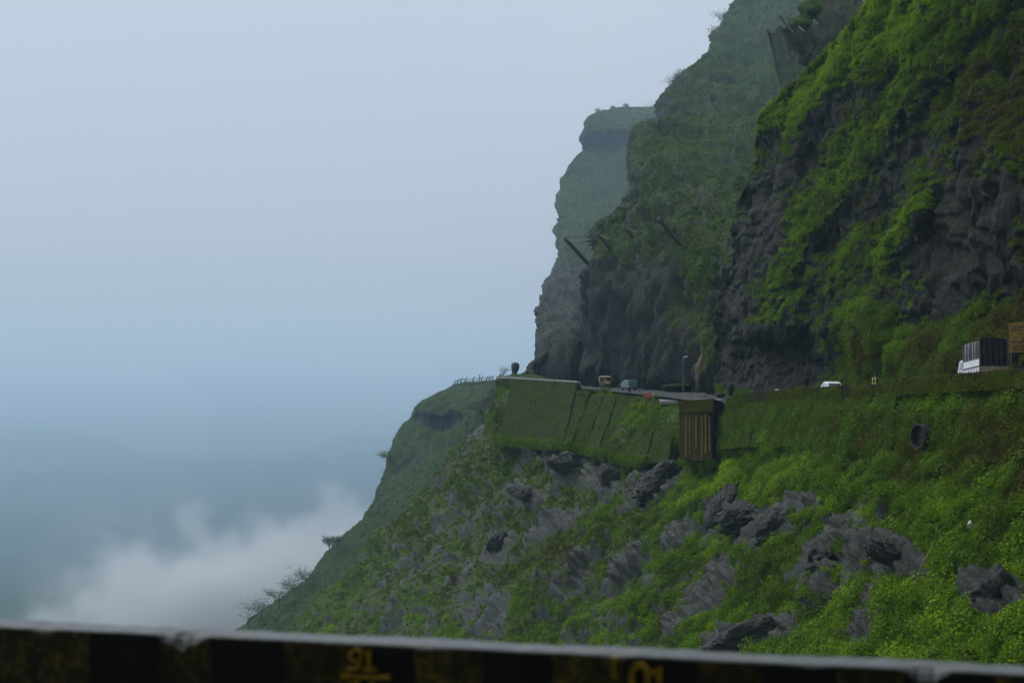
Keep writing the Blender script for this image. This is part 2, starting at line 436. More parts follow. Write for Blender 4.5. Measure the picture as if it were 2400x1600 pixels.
cn = fbm(G.reshape(-1, 3) / 5.0, 5).reshape(nu, nv)
cov = sstep(.20, .50, nz + .34 * cn + .14 * sstep(.45, .75, fr) * (1 - sstep(.92, 1, fr)))
cov = cov + .9 * ell(ppx, ppy, 2030, 840, 115, 110, -12, .4) + .9 * ell(ppx, ppy, 2250, 825, 190, 80, -24, .4)
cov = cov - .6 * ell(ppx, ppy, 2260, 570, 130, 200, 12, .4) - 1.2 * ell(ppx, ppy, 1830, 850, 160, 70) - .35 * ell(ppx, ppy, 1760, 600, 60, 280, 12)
cov = cov  + .22 * sstep(1200, -100, ppy + (ppx - 2000) * .2) * sstep(450, 0, ppy)
wx, wy = ppx + 26 * cn, ppy + 26 * cn
rib_ = 0; dark_ = 0
for pts, w_ in RIBS: rib_ = np.maximum(rib_, band(wx, wy, pts, w_))
for pts, w_ in DARKS: dark_ = np.maximum(dark_, band(wx, wy, pts, w_))
cov = cov + .75 * rib_ - .50 * dark_ * (1 - rib_)
crest_ = sstep(190, 40, ppx - np.interp(ppy, sil[:, 1], sil[:, 0])) * sstep(420, 250, ppy)
cov = np.clip(cov + .6 * crest_, 0, 1)
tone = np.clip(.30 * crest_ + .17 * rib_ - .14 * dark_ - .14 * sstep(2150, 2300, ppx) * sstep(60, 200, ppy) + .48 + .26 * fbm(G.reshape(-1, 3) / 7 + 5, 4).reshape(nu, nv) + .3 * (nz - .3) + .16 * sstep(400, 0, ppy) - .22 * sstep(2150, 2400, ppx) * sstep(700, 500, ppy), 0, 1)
SURF['D'] = (G, Nn, cov, tone)
tag(build_grid('near_cliff', G, cov, M['cliff']), 'dark near cliff with mossy ledges rising above the road', 'cliff', kind='structure')

# --- E, the slope below the road (swept along the outer edge of the road)
nu, nv = 560, 330
t = np.linspace(0, len(RO) - 1.001, nu)
# spend more columns where the road is seen long
tt = catmull(np.linspace(0, 1, nu), [0, .10, .25, .45, .62, .8, 1.0], np.array([[0], [2.4], [4.2], [6.4], [9.5], [13.0], [15.99]]))[:, 0]
R = road_at(tt)
e = 1e-2
T = road_at(np.clip(tt + e, 0, len(RO) - 1.001)) - road_at(np.clip(tt - e, 0, len(RO) - 1.001))
T = T[:, :2] / np.linalg.norm(T[:, :2], axis=1)[:, None]
nrm = np.stack([T[:, 1], -T[:, 0]], -1)                      # outwards, into the gorge
# keep the fall line smooth round the corners
for _ in range(30): nrm[1:-1] = (nrm[:-2] + 2 * nrm[1:-1] + nrm[2:]) / 4
nrm /= np.linalg.norm(nrm, axis=1)[:, None]
dd = np.r_[np.linspace(0, 52, nv - 24), 52 + 230 * np.linspace(0.03, 1, 24) ** 1.5]
k1 = np.interp(R[:, 1], [60, 120, 190, 205, 260, 280, 300], [.16, .15, .16, .44, .44, .31, .27])[:, None]
k2 = np.interp(R[:, 1], [60, 120, 190, 230, 300], [.80, .78, .76, .84, .95])[:, None]
steep = np.interp(R[:, 1], [60, 120, 190, 230, 300], [4.6, 5.2, 5.6, 7.6, 8.2])[:, None]
D_ = dd[None, :]
out = k1 * np.minimum(D_, steep) + k2 * np.maximum(D_ - steep, 0)
out = out + .9 * sstep(0, 1.5, D_) - 1.0
G = np.stack([R[:, 0:1] + nrm[:, 0:1] * out, R[:, 1:2] + nrm[:, 1:2] * out, R[:, 2:3] - .25 - D_ + 0 * out], -1)
Nn = orient(grid_normals(G), G)
ppx, ppy = proj(G)
ROCKS = [(1535, 1140, 75, 42, -42), (1690, 1190, 62, 26, -60), (1810, 1250, 80, 42, -38), (1950, 1310, 120, 72, -48), (2110, 1315, 115, 55, 22), (1760, 1490, 120, 50, -20),
         (2345, 1400, 75, 80, -50), (1235, 1165, 55, 26, 22), (1170, 1275, 45, 30, -50), (1345, 1100, 75, 34, 18), (1425, 1125, 32, 42, 0), (1140, 1430, 60, 75, -60),
         (1350, 1350, 60, 18, -50), (1640, 1405, 130, 30, -44), (1585, 1255, 45, 15, -50), (2060, 1430, 110, 55, -50), (1120, 1015, 28, 34, 0),
         (1255, 1060, 60, 22, -30), (1480, 1330, 60, 14, -50), (1300, 1225, 70, 16, -35), (1900, 1190, 40, 20, -20)]
rk = 0
for r_ in ROCKS: rk = np.maximum(rk, ell(ppx, ppy, r_[0], r_[1], r_[2] * 1.0, r_[3] * .95, r_[4], .35) * (.75 if r_[0] < 1300 else 1.0))
rk = np.clip(rk, 0, 1)
rk = rk * (1 - .75 * sstep(.12, .42, fbm(G.reshape(-1, 3) / np.array([2.2, 2.2, 3.2]) + 21, 3).reshape(nu, nv)))
Gf = G.reshape(-1, 3)
# fall-line coordinates for streaks: along the road, and down
S = np.stack([tt[:, None] * 9 + 0 * D_, D_ / 3.5 + 0 * out, 0 * out], -1).reshape(-1, 3)
lum = fbm(Gf / 2.8, 3).reshape(nu, nv); big = fbm(Gf / 13, 3).reshape(nu, nv)
Sq = S * np.array([1.1, .42, 1.0]); lay = (Gf @ np.array([.55, .25, .80])) / 1.15 + 1.2 * fbm(Gf / 4.0, 3)
step_ = (np.floor(lay) + sstep(.55, 1.0, lay - np.floor(lay)) - lay)
rough = (1.0 * (ridged(Sq * 2.2, 4) - 1) + .55 * (ridged(Gf / np.array([1.5, 1.5, 1.1]), 4) - 1) + .8 * step_).reshape(nu, nv); streak = fbm(S * np.array([.8, .55, 1]), 4).reshape(nu, nv)
fade = sstep(1.0, 5.0, D_) + 0 * out; fade = fade * (1 - .8 * sstep(6.5, 4.5, D_) * sstep(205, 195, R[:, 1])[:, None])
far_ = np.interp(R[:, 1], [150, 300], [1, 1.5])[:, None]
dsp = fade * (1.6 * big * far_ + .9 * streak + (1 - rk) * .9 * lum + rk * (.75 + .75 * rough)) + .12 * fbm(Gf / .8, 3).reshape(nu, nv)
G = G + Nn * dsp[..., None]
Nn = orient(grid_normals(G), G); nz = Nn[..., 2]
ppx, ppy = proj(G)
cov = np.clip(1.02 - 1.05 * rk - sstep(.30, .02, nz) * .6 * sstep(5, 9, D_) + .30 * fbm(G.reshape(-1, 3) / 2.6, 4).reshape(nu, nv), 0, 1)
cov = np.clip(cov - .30 * ell(ppx, ppy, 1010, 1330, 230, 110, -48, .6) - .3 * ell(ppx, ppy, 1500, 1420, 260, 90, -45, .7), 0, 1)
st2 = fbm(S * np.array([1.5, .30, 1]) + 4, 4).reshape(nu, nv); farw = sstep(1650, 1250, ppx)
cov = np.clip(cov - (.28 * sstep(.1, .55, st2) + .25 * sstep(.3, -.3, nz - .45)) * (.25 + .75 * farw) * sstep(6, 11, D_), 0, 1)
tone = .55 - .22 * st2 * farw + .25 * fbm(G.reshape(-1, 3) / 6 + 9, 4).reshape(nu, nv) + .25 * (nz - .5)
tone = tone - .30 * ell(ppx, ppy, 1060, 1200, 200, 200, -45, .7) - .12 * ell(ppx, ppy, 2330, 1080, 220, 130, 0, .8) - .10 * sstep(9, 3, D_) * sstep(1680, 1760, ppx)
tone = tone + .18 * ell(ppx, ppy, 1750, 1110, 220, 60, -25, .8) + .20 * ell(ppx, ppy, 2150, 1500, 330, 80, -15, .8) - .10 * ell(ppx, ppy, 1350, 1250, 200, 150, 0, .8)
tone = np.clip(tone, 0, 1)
SURF['E'] = (G, Nn, cov, tone)
tag(build_grid('lower_slope', G, cov, M['slope']), 'green rocky slope falling from the road into the gorge', 'hillside', kind='structure')

# --- F, the far spur under the railing
cols = [
 [(1110, 893, 430), (1090, 896, 400), (1010, 990, 400), (940, 1150, 400), (860, 1290, 395), (760, 1390, 390), (640, 1500, 385), (480, 1700, 380)],
 [(1085, 900, 395), (1062, 904, 345), (1000, 936, 345), (967, 966, 344), (962, 985, 346), (938, 1020, 343), (908, 1068, 341), (900, 1105, 340), (890, 1150, 338), (842, 1220, 336), (790, 1272, 334), (745, 1332, 331), (690, 1382, 328), (620, 1432, 325), (565, 1476, 322), (380, 1640, 316)],
 [(1125, 895, 380), (1110, 902, 331), (1050, 945, 329), (1025, 970, 328), (1020, 1000, 331), (990, 1060, 325), (960, 1110, 323), (930, 1170, 320), (880, 1240, 316), (830, 1310, 312), (770, 1380, 308), (690, 1460, 304), (520, 1640, 298)],
 [(1180, 890, 370), (1165, 897, 320), (1120, 960, 316), (1080, 1040, 312), (1030, 1120, 308), (960, 1200, 304), (900, 1280, 300), (840, 1370, 296), (760, 1470, 292), (620, 1640, 286)],
 [(1240, 890, 370), (1235, 900, 320), (1210, 980, 318), (1170, 1080, 314), (1110, 1180, 310), (1030, 1300, 306), (930, 1420, 302), (760, 1640, 296)]]
nu, nv = 150, 200
cols = [[(a, b, c * 1.28) for a, b, c in col] for col in cols]
G = loft(cols, nu, nv); Nn = orient(grid_normals(G), G); Gf = G.reshape(-1, 3)
ppx, ppy = proj(G)
ledge = ell(ppx, ppy, 1020, 985, 60, 22, 5, .5) + .8 * ell(ppx, ppy, 950, 1090, 60, 26, -40, .5)
fz = sstep(895, 950, ppy)
d = fz * (1.8 * fbm(Gf / 16, 4).reshape(nu, nv) + .8 * (ridged(Gf / 6, 3) - 1).reshape(nu, nv)) - 1.5 * ledge + .2 * fbm(Gf / 1.6, 2).reshape(nu, nv)
G = G + Nn * d[..., None]; Nn = orient(grid_normals(G), G)
cov = np.clip(sstep(.02, .40, Nn[..., 2] + .25 * fbm(G.reshape(-1, 3) / 7, 4).reshape(nu, nv)) + .25 - .8 * np.clip(ledge, 0, 1), 0, 1)
tone = np.clip(.55 + .35 * fbm(G.reshape(-1, 3) / 9 + 2, 3).reshape(nu, nv), 0, 1)
SURF['F'] = (G, Nn, cov, tone)
tag(build_grid('far_spur', G, cov, M['far']), 'hazy grassy spur dropping below the railing', 'hillside', kind='structure')

# --- B, the middle cliff
cols = [
 [(1440, 960, 330), (1440, 900, 330), (1450, 700, 335), (1490, 520, 340), (1530, 380, 345), (1620, 220, 350), (1720, 90, 355), (1790, -20, 360), (1830, -130, 365)],
 [(1385, 960, 285), (1385, 900, 285), (1385, 800, 287), (1382, 720, 289), (1384, 640, 291), (1395, 590, 293), (1412, 550, 295), (1440, 522, 297), (1446, 490, 298), (1468, 450, 299), (1488, 380, 301), (1508, 320, 303), (1540, 268, 305), (1562, 228, 307), (1600, 188, 309), (1650, 150, 311), (1660, 110, 312), (1668, 80, 313), (1695, 48, 315), (1740, 0, 318), (1790, -60, 322), (1810, -130, 326)],
 [(1450, 960, 268), (1450, 900, 268), (1450, 800, 270), (1450, 700, 273), (1460, 620, 277), (1490, 540, 283), (1520, 450, 290), (1560, 380, 294), (1600, 300, 298), (1650, 230, 302), (1700, 150, 306), (1760, 60, 310), (1820, -40, 316), (1850, -130, 320)],
 [(1560, 960, 252), (1560, 900, 252), (1560, 800, 253), (1565, 700, 256), (1580, 620, 264), (1610, 540, 274), (1650, 450, 282), (1690, 360, 288), (1740, 270, 294), (1790, 180, 300), (1850, 80, 306), (1910, -30, 312), (1940, -130, 318)],
 [(1640, 960, 236), (1640, 900, 236), (1640, 800, 238), (1650, 700, 243), (1670, 620, 252), (1710, 540, 262), (1760, 450, 272), (1800, 360, 280), (1850, 270, 288), (1900, 180, 295), (1960, 80, 302), (2020, -30, 310), (2050, -130, 316)],
 [(1760, 960, 226), (1760, 900, 226), (1770, 700, 238), (1850, 500, 256), (1950, 300, 276), (2050, 100, 292), (2130, -130, 310)]]
nu, nv = 230, 260
cols = [[(a, b, c * (1 + .42 * max(0, min(1, (600 - b) / 600)))) for a, b, c in col] for col in cols]
G = loft(cols, nu, nv, [0, .35, 1, 2, 3, 4]); Nn = orient(grid_normals(G), G); Gf = G.reshape(-1, 3)
ppx, ppy = proj(Gf); low = sstep(520, 640, ppy)
d = 3.2 * fbm(Gf / np.array([18, 18, 22]), 4) * (1 - .5 * low) + (1.5 + .6 * low) * (ridged(Gf / np.array([7, 7, 16]), 4) - 1) + (.35 + .25 * low) * fbm(Gf / np.array([1.6, 1.6, 3.0]), 3)
G = G + Nn * d.reshape(nu, nv)[..., None]; Nn = orient(grid_normals(G), G)
ppx, ppy = proj(G); nz = Nn[..., 2]
cov = sstep(.05, .38, nz + .28 * fbm(G.reshape(-1, 3) / 8, 4).reshape(nu, nv)) + .25 * sstep(560, 380, ppy)
cn_ = 30 * fbm(G.reshape(-1, 3) / 9 + 2, 3).reshape(nu, nv); bx_, by_ = ppx + cn_, ppy + cn_; rock_ = 0
for pts, w_ in (([(1565, 240), (1515, 330), (1480, 420), (1455, 500)], 42), ([(1600, 330), (1560, 430), (1530, 520)], 24), ([(1690, 150), (1650, 260)], 26), ([(1660, 420), (1620, 520)], 26), ([(1735, 560), (1690, 680), (1670, 800)], 26), ([(1740, 300), (1700, 400)], 20)):
    rock_ = np.maximum(rock_, band(bx_, by_, pts, w_ * 1.3))
cov = cov - .75 * rock_
cov = np.clip(cov - .8 * sstep(560, 640, ppy) * sstep(1640, 1600, ppx) + .6 * ell(ppx, ppy, 1600, 680, 26, 130, 14, .5), 0, 1)
tone = np.clip(.58 + .16 * sstep(500, 250, ppy) + .5 * fbm(G.reshape(-1, 3) / 13 + 7, 4).reshape(nu, nv), 0, 1)
SURF['B'] = (G, Nn, cov, tone)
tag(build_grid('middle_cliff', G, cov, M['far']), 'misty middle cliff of grass and rock behind the nets', 'cliff', kind='structure')

# --- A, the far headland
cols = [
 [(1330, 960, 372), (1330, 900, 372), (1330, 740, 385), (1360, 560, 400), (1370, 400, 420), (1420, 300, 440), (1450, 257, 455), (1470, 262, 500)],
 [(1262, 960, 322), (1262, 900, 322), (1262, 840, 324), (1256, 790, 326), (1257, 740, 328), (1275, 690, 332), (1298, 640, 336), (1306, 600, 340), (1302, 560, 344), (1303, 510, 348), (1310, 450, 352), (1318, 400, 358), (1340, 372, 364), (1368, 342, 370), (1364, 325, 370), (1364, 300, 372), (1380, 275, 380), (1420, 258, 395), (1450, 254, 410), (1480, 262, 470)],
 [(1330, 960, 312), (1330, 900, 312), (1335, 800, 317), (1345, 700, 324), (1360, 600, 334), (1380, 500, 344), (1390, 420, 354), (1400, 370, 366), (1405, 345, 372), (1408, 310, 370), (1430, 275, 385), (1460, 258, 398), (1500, 253, 415), (1520, 262, 470)],
 [(1420, 960, 318), (1420, 900, 318), (1420, 700, 335), (1440, 560, 345), (1460, 450, 352), (1480, 370, 366), (1490, 340, 372), (1495, 310, 372), (1530, 268, 392), (1560, 252, 415), (1570, 262, 470)],
 [(1560, 960, 330), (1560, 900, 330), (1560, 700, 340), (1580, 500, 360), (1620, 380, 372), (1650, 310, 380), (1680, 268, 400), (1700, 252, 420), (1710, 262, 470)]]
nu, nv = 150, 210
cols = [[(a, b, c * (1.03 + .45 * max(0, min(1, (800 - b) / 330)))) for a, b, c in col] for col in cols]
G = loft(cols, nu, nv, [0, .5, 1.3, 2.2, 3]); Nn = orient(grid_normals(G), G); Gf = G.reshape(-1, 3)
strata = perlin(np.stack([Gf[:, 0] * .02, Gf[:, 1] * .02, Gf[:, 2] / 6.5], -1))
d = 1.6 * fbm(Gf / np.array([18, 18, 14]), 4) + 1.0 * (ridged(Gf / np.array([8, 8, 6]), 4) - 1) + 1.1 * strata + .3 * fbm(Gf / 2.0, 3)
ppx, ppy = proj(G)
d = d.reshape(nu, nv) * np.where(ppy < 275, .25, 1.0)
G = G + Nn * d[..., None]; Nn = orient(grid_normals(G), G); nz = Nn[..., 2]
ppx, ppy = proj(G)
cov = np.clip(sstep(.02, .34, nz + .25 * fbm(G.reshape(-1, 3) / 9, 4).reshape(nu, nv)) + .12 - .75 * sstep(520, 640, ppy) - .5 * ell(ppx, ppy, 1440, 325, 80, 22, 0, .5), 0, 1)
tone = np.clip(.5 + .35 * fbm(G.reshape(-1, 3) / 12 + 3, 4).reshape(nu, nv), 0, 1)
SURF['A'] = (G, Nn, cov, tone)
tag(build_grid('far_headland', G, cov, M['far']), 'bluish flat topped headland standing farthest back in the mist', 'cliff', kind='structure')

# --- the mountain side behind the viewer, the inner edge of the same road
base = np.array([(52, 96, -1), (50, 70, -1), (47, 45, -1.3), (38, 18, -2), (24, 1, -2.3), (8, -4.5, -2.6), (-6, -2.8, -2.6), (-22, 3, -2.6), (-50, 12, -2.7), (-110, 24, -3)], float)
nu, nv = 90, 40
b = catmull(np.linspace(0, 9, nu), np.arange(10), base)
T = np.gradient(b[:, :2], axis=0); T /= np.linalg.norm(T, axis=1)[:, None]
inn = np.stack([-T[:, 1], T[:, 0]], -1) * -1.0
if inn[55] @ np.array([0, -1.0]) < 0: inn = -inn
hh = np.linspace(0, 62, nv)[None, :]
lean = .12 * hh + 3.0 * sstep(20, 60, hh)
G = np.stack([b[:, 0:1] + inn[:, 0:1] * lean, b[:, 1:2] + inn[:, 1:2] * lean, b[:, 2:3] + hh], -1)
dz = 1.1 * fbm(G.reshape(-1, 3) / 6, 4).reshape(nu, nv)
G = G + np.concatenate([inn, 0 * inn[:, :1]], 1)[:, None, :] * (np.abs(dz) * .8)[..., None]
tag(build_grid('roadside_cliff', G, np.clip(.5 + .6 * dz, 0, 1), M['cliff']), 'dark cliff beside the near road behind the viewpoint', 'cliff', kind='structure')

# --- the road ribbon
inner = np.array([(2.0, 352), (12, 345)])
path = [(27, 352, .4), (14.5, 336, .2), (6, 318, .2), (2.2, 299, .1), (14, 266, -.6), (23.8, 217, -1.6), (28.2, 191, -2.3), (31.8, 169, -1.6), (33.5, 152.5, -1.2), (35.2, 135.7, -.5),
        (36.6, 122.4, -.1), (37.6, 110.2, -.1), (38.2, 95, -.1), (38.2, 79, -.2), (37, 60, -.6), (33.6, 41, -1.1), (27.5, 24, -1.7), (20, 11, -2.0), (12, 5.2, -2.25), (4, 3.6, -2.4), (-4, 5.6, -2.4), (-14, 9.3, -2.45), (-45, 20, -2.6), (-105, 34, -2.8)]
pp = catmull(np.linspace(0, len(path) - 1, 260), np.arange(len(path)), np.array(path))
T = np.gradient(pp[:, :2], axis=0); T /= np.linalg.norm(T, axis=1)[:, None]
nn = np.stack([T[:, 1], -T[:, 0]], -1)
off = np.linspace(-1, 1, 9)
hw = np.interp(pp[:, 1], [10, 40, 280, 310, 400], [4.3, 4.6, 4.6, 3.4, 3.4])
G = np.stack([np.stack([pp[:, 0] + nn[:, 0] * o * hw, pp[:, 1] + nn[:, 1] * o * hw, pp[:, 2] + .06 * (1 - o * o)], -1) for o in off], 1)
road = build_grid('road', G, np.zeros(G.shape[:2]), M['asphalt'])
tag(road, 'wet grey mountain road winding round the gorge', 'road', kind='structure')

# --- valley floor and hills far below
nu, nv = 150, 120
yy = np.linspace(-150, 3000, nv)[None, :]; xx = np.linspace(-1500, 1500, nu)[:, None]
q = np.stack([xx / 420 + 0 * yy, yy / 420 + 0 * xx, 0 * xx * yy], -1).reshape(-1, 3)
hgt = fbm(q, 5).reshape(nu, nv)
zz = -330 + 75 * hgt + 60 * sstep(500, 1000, yy) * ridged(q * 1.3, 4).reshape(nu, nv) * .6
crest = -75 + 26 * fbm(np.stack([xx[:, 0] / 260, 0 * xx[:, 0], 0 * xx[:, 0]], -1), 3)[:, None] + 35 * sstep(-350, -60, xx)
zz = np.maximum(zz, np.where(yy > 0, crest - .34 * np.abs(yy - 1900) + 40 * hgt, zz))
G = np.stack([xx + 0 * yy, yy + 0 * xx, zz], -1)
tag(build_grid('valley', G, np.clip(.8 + .5 * hgt, 0, 1), M['far']), 'deep green valley and hills far below the road', 'valley', kind='structure')
GROUND_MIN = float(zz.min())

# ------------------------------------------------------------------ placing things on the terrain
def surf_at(name, px, py, rad=9.0):
    """the point of a terrain sheet that the photograph shows at (px, py)"""
    G, Nn = SURF[name][:2]
    qx, qy = proj(G); m = (G[..., 1] > 5)
    d2 = np.where(m, (qx - px) ** 2 + (qy - py) ** 2, 1e12)
    near = d2 < rad * rad
    if not near.any(): near = d2 <= d2.min() * 1.001
    Ys = np.where(near, G[..., 1], 1e9); i = np.unravel_index(np.argmin(Ys), Ys.shape)
    return P(px, py, float(G[i][1])), Vector(Nn[i])
_rt = np.linspace(2, len(RO) - 1.01, 3000); _re = road_at(_rt); _rpx = 1200 + F * _re[:, 0] / _re[:, 1]
def edge_at(px):
    i = np.where(_rt > 3)[0]; j = i[np.argmin(np.abs(_rpx[i] - px))]
    return _re[j]
def road_z(Y): return float(np.interp(Y, RO[::-1][:14, 1][np.argsort(RO[::-1][:14, 1])], RO[::-1][:14, 2][np.argsort(RO[::-1][:14, 1])]))

# ------------------------------------------------------------------ the near painted parapet
A_ = Vector((-3.066, 9.93, 0)); B_ = Vector((2.484, 8.28, 0))
ux = (B_ - A_).normalized(); uy = Vector((-ux.y, ux.x, 0))            # along the wall, away from the viewer
wall_z = -1.40
def s_of(px):
    k = (px - 1200) / F
    # A + s*ux : X = k*Y
    return (k * A_.y - A_.x) / (ux.x - k * ux.y)
wall = empty('painted_parapet', (A_.x, A_.y, wall_z), 'near roadside parapet wall painted in worn black and yellow blocks with chipped top edge', 'parapet wall', rz=math.atan2(ux.y, ux.x))
def chip(s):
    c = .002 + .002 * math.sin(s * 9.1) * math.sin(s * 3.3 + 1)
    for px, w, hgt in ((425, 62, .078), (100, 34, .022), (2170, 62, .066), (1440, 40, .012), (1000, 60, .010), (1900, 50, .010)):
        s0, ds = s_of(px), abs(s_of(px + w) - s_of(px))
        x = abs(s - s0) / ds
        if x < 1: c += hgt * (1 - x) * (1 + .16 * math.sin(s * 61) + .12 * math.sin(s * 143))
    return c
ns = 560; ss = np.linspace(-3.5, 10.5, ns); vs = []; fs = []
for i, s in enumerate(ss):
    c = chip(s); j1 = .003 * math.sin(s * 7) + .004 * math.sin(s * 23 + 2) + .003 * math.sin(s * 57); j2 = .004 * math.sin(s * 5 + 1) + .002 * math.sin(s * 31)
    prof = [(.245, -1.15), (.24 + j1, -.02), (.225 + j1, .002 + j2), (.13, .004 + j2 * .7), (.02 + .55 * c, j2), (.004 + .30 * c, -.45 * c - .004), (.0, -c - .012), (.003 * math.sin(s * 17), -.14), (-.004, -.32), (-.01, -.6), (-.02, -1.15)]
    vs += [(s, a, b) for a, b in prof]
m_ = len(prof)
for i in range(ns - 1):
    for k in range(m_ - 1): fs.append((i * m_ + k, i * m_ + k + 1, (i + 1) * m_ + k + 1, (i + 1) * m_ + k))
fs += [tuple(range(m_)), tuple(range((ns - 1) * m_ + m_ - 1, (ns - 1) * m_ - 1, -1))]
mp_, nt, bs = newmat('parapet_paint')
tc = N(nt, 'ShaderNodeTexCoord'); sp = N(nt, 'ShaderNodeSeparateXYZ'); nt.links.new(tc.outputs['Object'], sp.inputs[0])
wob = noise(nt, 9, 3, .5, tc.outputs['Object'])
ma = N(nt, 'ShaderNodeMath', operation='MULTIPLY_ADD'); nt.links.new(wob, ma.inputs[0]); ma.inputs[1].default_value = .05
nt.links.new(sp.outputs[0], ma.inputs[2])
mr = N(nt, 'ShaderNodeMapRange'); nt.links.new(ma.outputs[0], mr.inputs[0]); mr.inputs[1].default_value = -3.5; mr.inputs[2].default_value = 10.5
breaks = [(-700, 0), (-500, 1), (-320, 0), (-150, 1), (195, 0), (352, 1), (492, 0), (645, 1), (800, 0), (962, 1), (1120, 0), (1285, 1), (1445, 0), (1620, 1), (1780, 0), (1940, 1), (2110, 0), (2310, 1), (2480, 0)]
stripe = ramp(nt, mr.outputs[0], [(max(0.0, (s_of(px) + 3.5 + .025) / 14.0), float(v)) for px, v in breaks], 'CONSTANT')
yel = mix(nt, ramp(nt, noise(nt, 14, 7, .7, tc.outputs['Object']), [(.46, 0.0), (.66, 1.0)]), (.050, .044, .008), (.33, .24, .014))
yel = mix(nt, ramp(nt, noise(nt, 2.1, 4, .6, tc.outputs['Object']), [(.42, .85), (.62, 0.0)]), yel, (.016, .018, .008))
blk = mix(nt, noise(nt, 8, 5, .6, tc.outputs['Object']), (.004, .005, .006), (.012, .013, .010))
paint = mix(nt, stripe, blk, yel)
# bare concrete: the top and the broken edge, where the faces look up
ge = N(nt, 'ShaderNodeNewGeometry'); sg = N(nt, 'ShaderNodeSeparateXYZ'); nt.links.new(ge.outputs['True Normal'], sg.inputs[0])
conc = mix(nt, ramp(nt, noise(nt, 7, 8, .7, tc.outputs['Object']), [(.35, 0.), (.65, 1.)]), (.05, .062, .064), (.120, .138, .150))
spot = ramp(nt, noise(nt, 3.4, 5, .65, tc.outputs['Object']), [(.66, 0.0), (.72, .9)])
conc = mix(nt, spot, conc, (.035, .035, .028))
nt.links.new(mix(nt, ramp(nt, sg.outputs[2], [(.28, 0.0), (.42, 1.0)]), paint, conc), bs.inputs['Base Color'])
bs.inputs['Roughness'].default_value = .42
bump(nt, bs, noise(nt, 22, 7, .7, tc.outputs['Object']), .5, .02)
b = MB(); b.add(vs, fs); body = b.build('panel', mp_, wall, smooth=False)
# hand painted lettering (strokes a few millimetres proud of the paint)
mlet = plain('lettering_yellow', (.48, .31, .016), .5, .45, 30)
def strokes(name, lines, w=.028):
    b = MB()
    for ln in lines:
        pts = [(s_of(px), -(py - ytop) / (F / D)) for px, py, ytop, D in ln]
        vs = []; m = len(pts)
        for i, (x, zz_) in enumerate(pts):
            a = Vector(pts[max(i - 1, 0)]); c = Vector(pts[min(i + 1, m - 1)]); d = (c - a).normalized(); n_ = Vector((-d.y, d.x)) * w / 2
            e_ = d * (w * .4 if i == m - 1 else -w * .4 if i == 0 else 0)
            vs += [(x + n_.x + e_.x, -.018, zz_ + n_.y + e_.y), (x - n_.x + e_.x, -.018, zz_ - n_.y + e_.y), (x - n_.x + e_.x, .004, zz_ - n_.y + e_.y), (x + n_.x + e_.x, .004, zz_ + n_.y + e_.y)]
        f = []
        for i in range(m - 1):
            for k in range(4): f.append((i * 4 + k, i * 4 + (k + 1) % 4, i * 4 + 4 + (k + 1) % 4, i * 4 + 4 + k))
        f += [(3, 2, 1, 0), (m * 4 - 4, m * 4 - 3, m * 4 - 2, m * 4 - 1)]
        b.add(vs, f)
    return b.build(name, mlet, wall)
def ln(pts):
    out = []
    for px, py in pts:
        t_ = px / 2400; top_ = 1464 + (1576 - 1464) * t_
        out.append((px, py, top_, 5600 / (top_ - 900)))
    return out
def arc(cx, cy, rx, ry, a0, a1, n=12): return [(cx + rx * math.cos(math.radians(a0 + (a1 - a0) * i / n)), cy + ry * math.sin(math.radians(a0 + (a1 - a0) * i / n))) for i in range(n + 1)]
strokes('lettering', [ln(arc(835, 1533, 12, 13, 0, -360, 16)), ln([(847, 1533), (846, 1552), (838, 1564), (820, 1565)]), ln([(860, 1527), (866, 1522), (866, 1565)]), ln([(856, 1566), (880, 1566)])], .022)
strokes('lettering', [ln([(806, 1582), (912, 1585)])], .026)
strokes('lettering', [ln(arc(832, 1615, 17, 18, 120, 420, 16)), ln([(872, 1600), (872, 1640)])], .026)
strokes('lettering', [ln(arc(1500, 1577, 18, 21, 180, 360, 10)), ln([(1482, 1577), (1481, 1625)]), ln([(1518, 1577), (1519, 1600), (1508, 1622)]), ln([(1532, 1574), (1545, 1562), (1546, 1625)])], .030)
strokes('lettering', [ln([(1441, 1540), (1440, 1551)]), ln([(1440, 1562), (1440, 1582)])], .020)

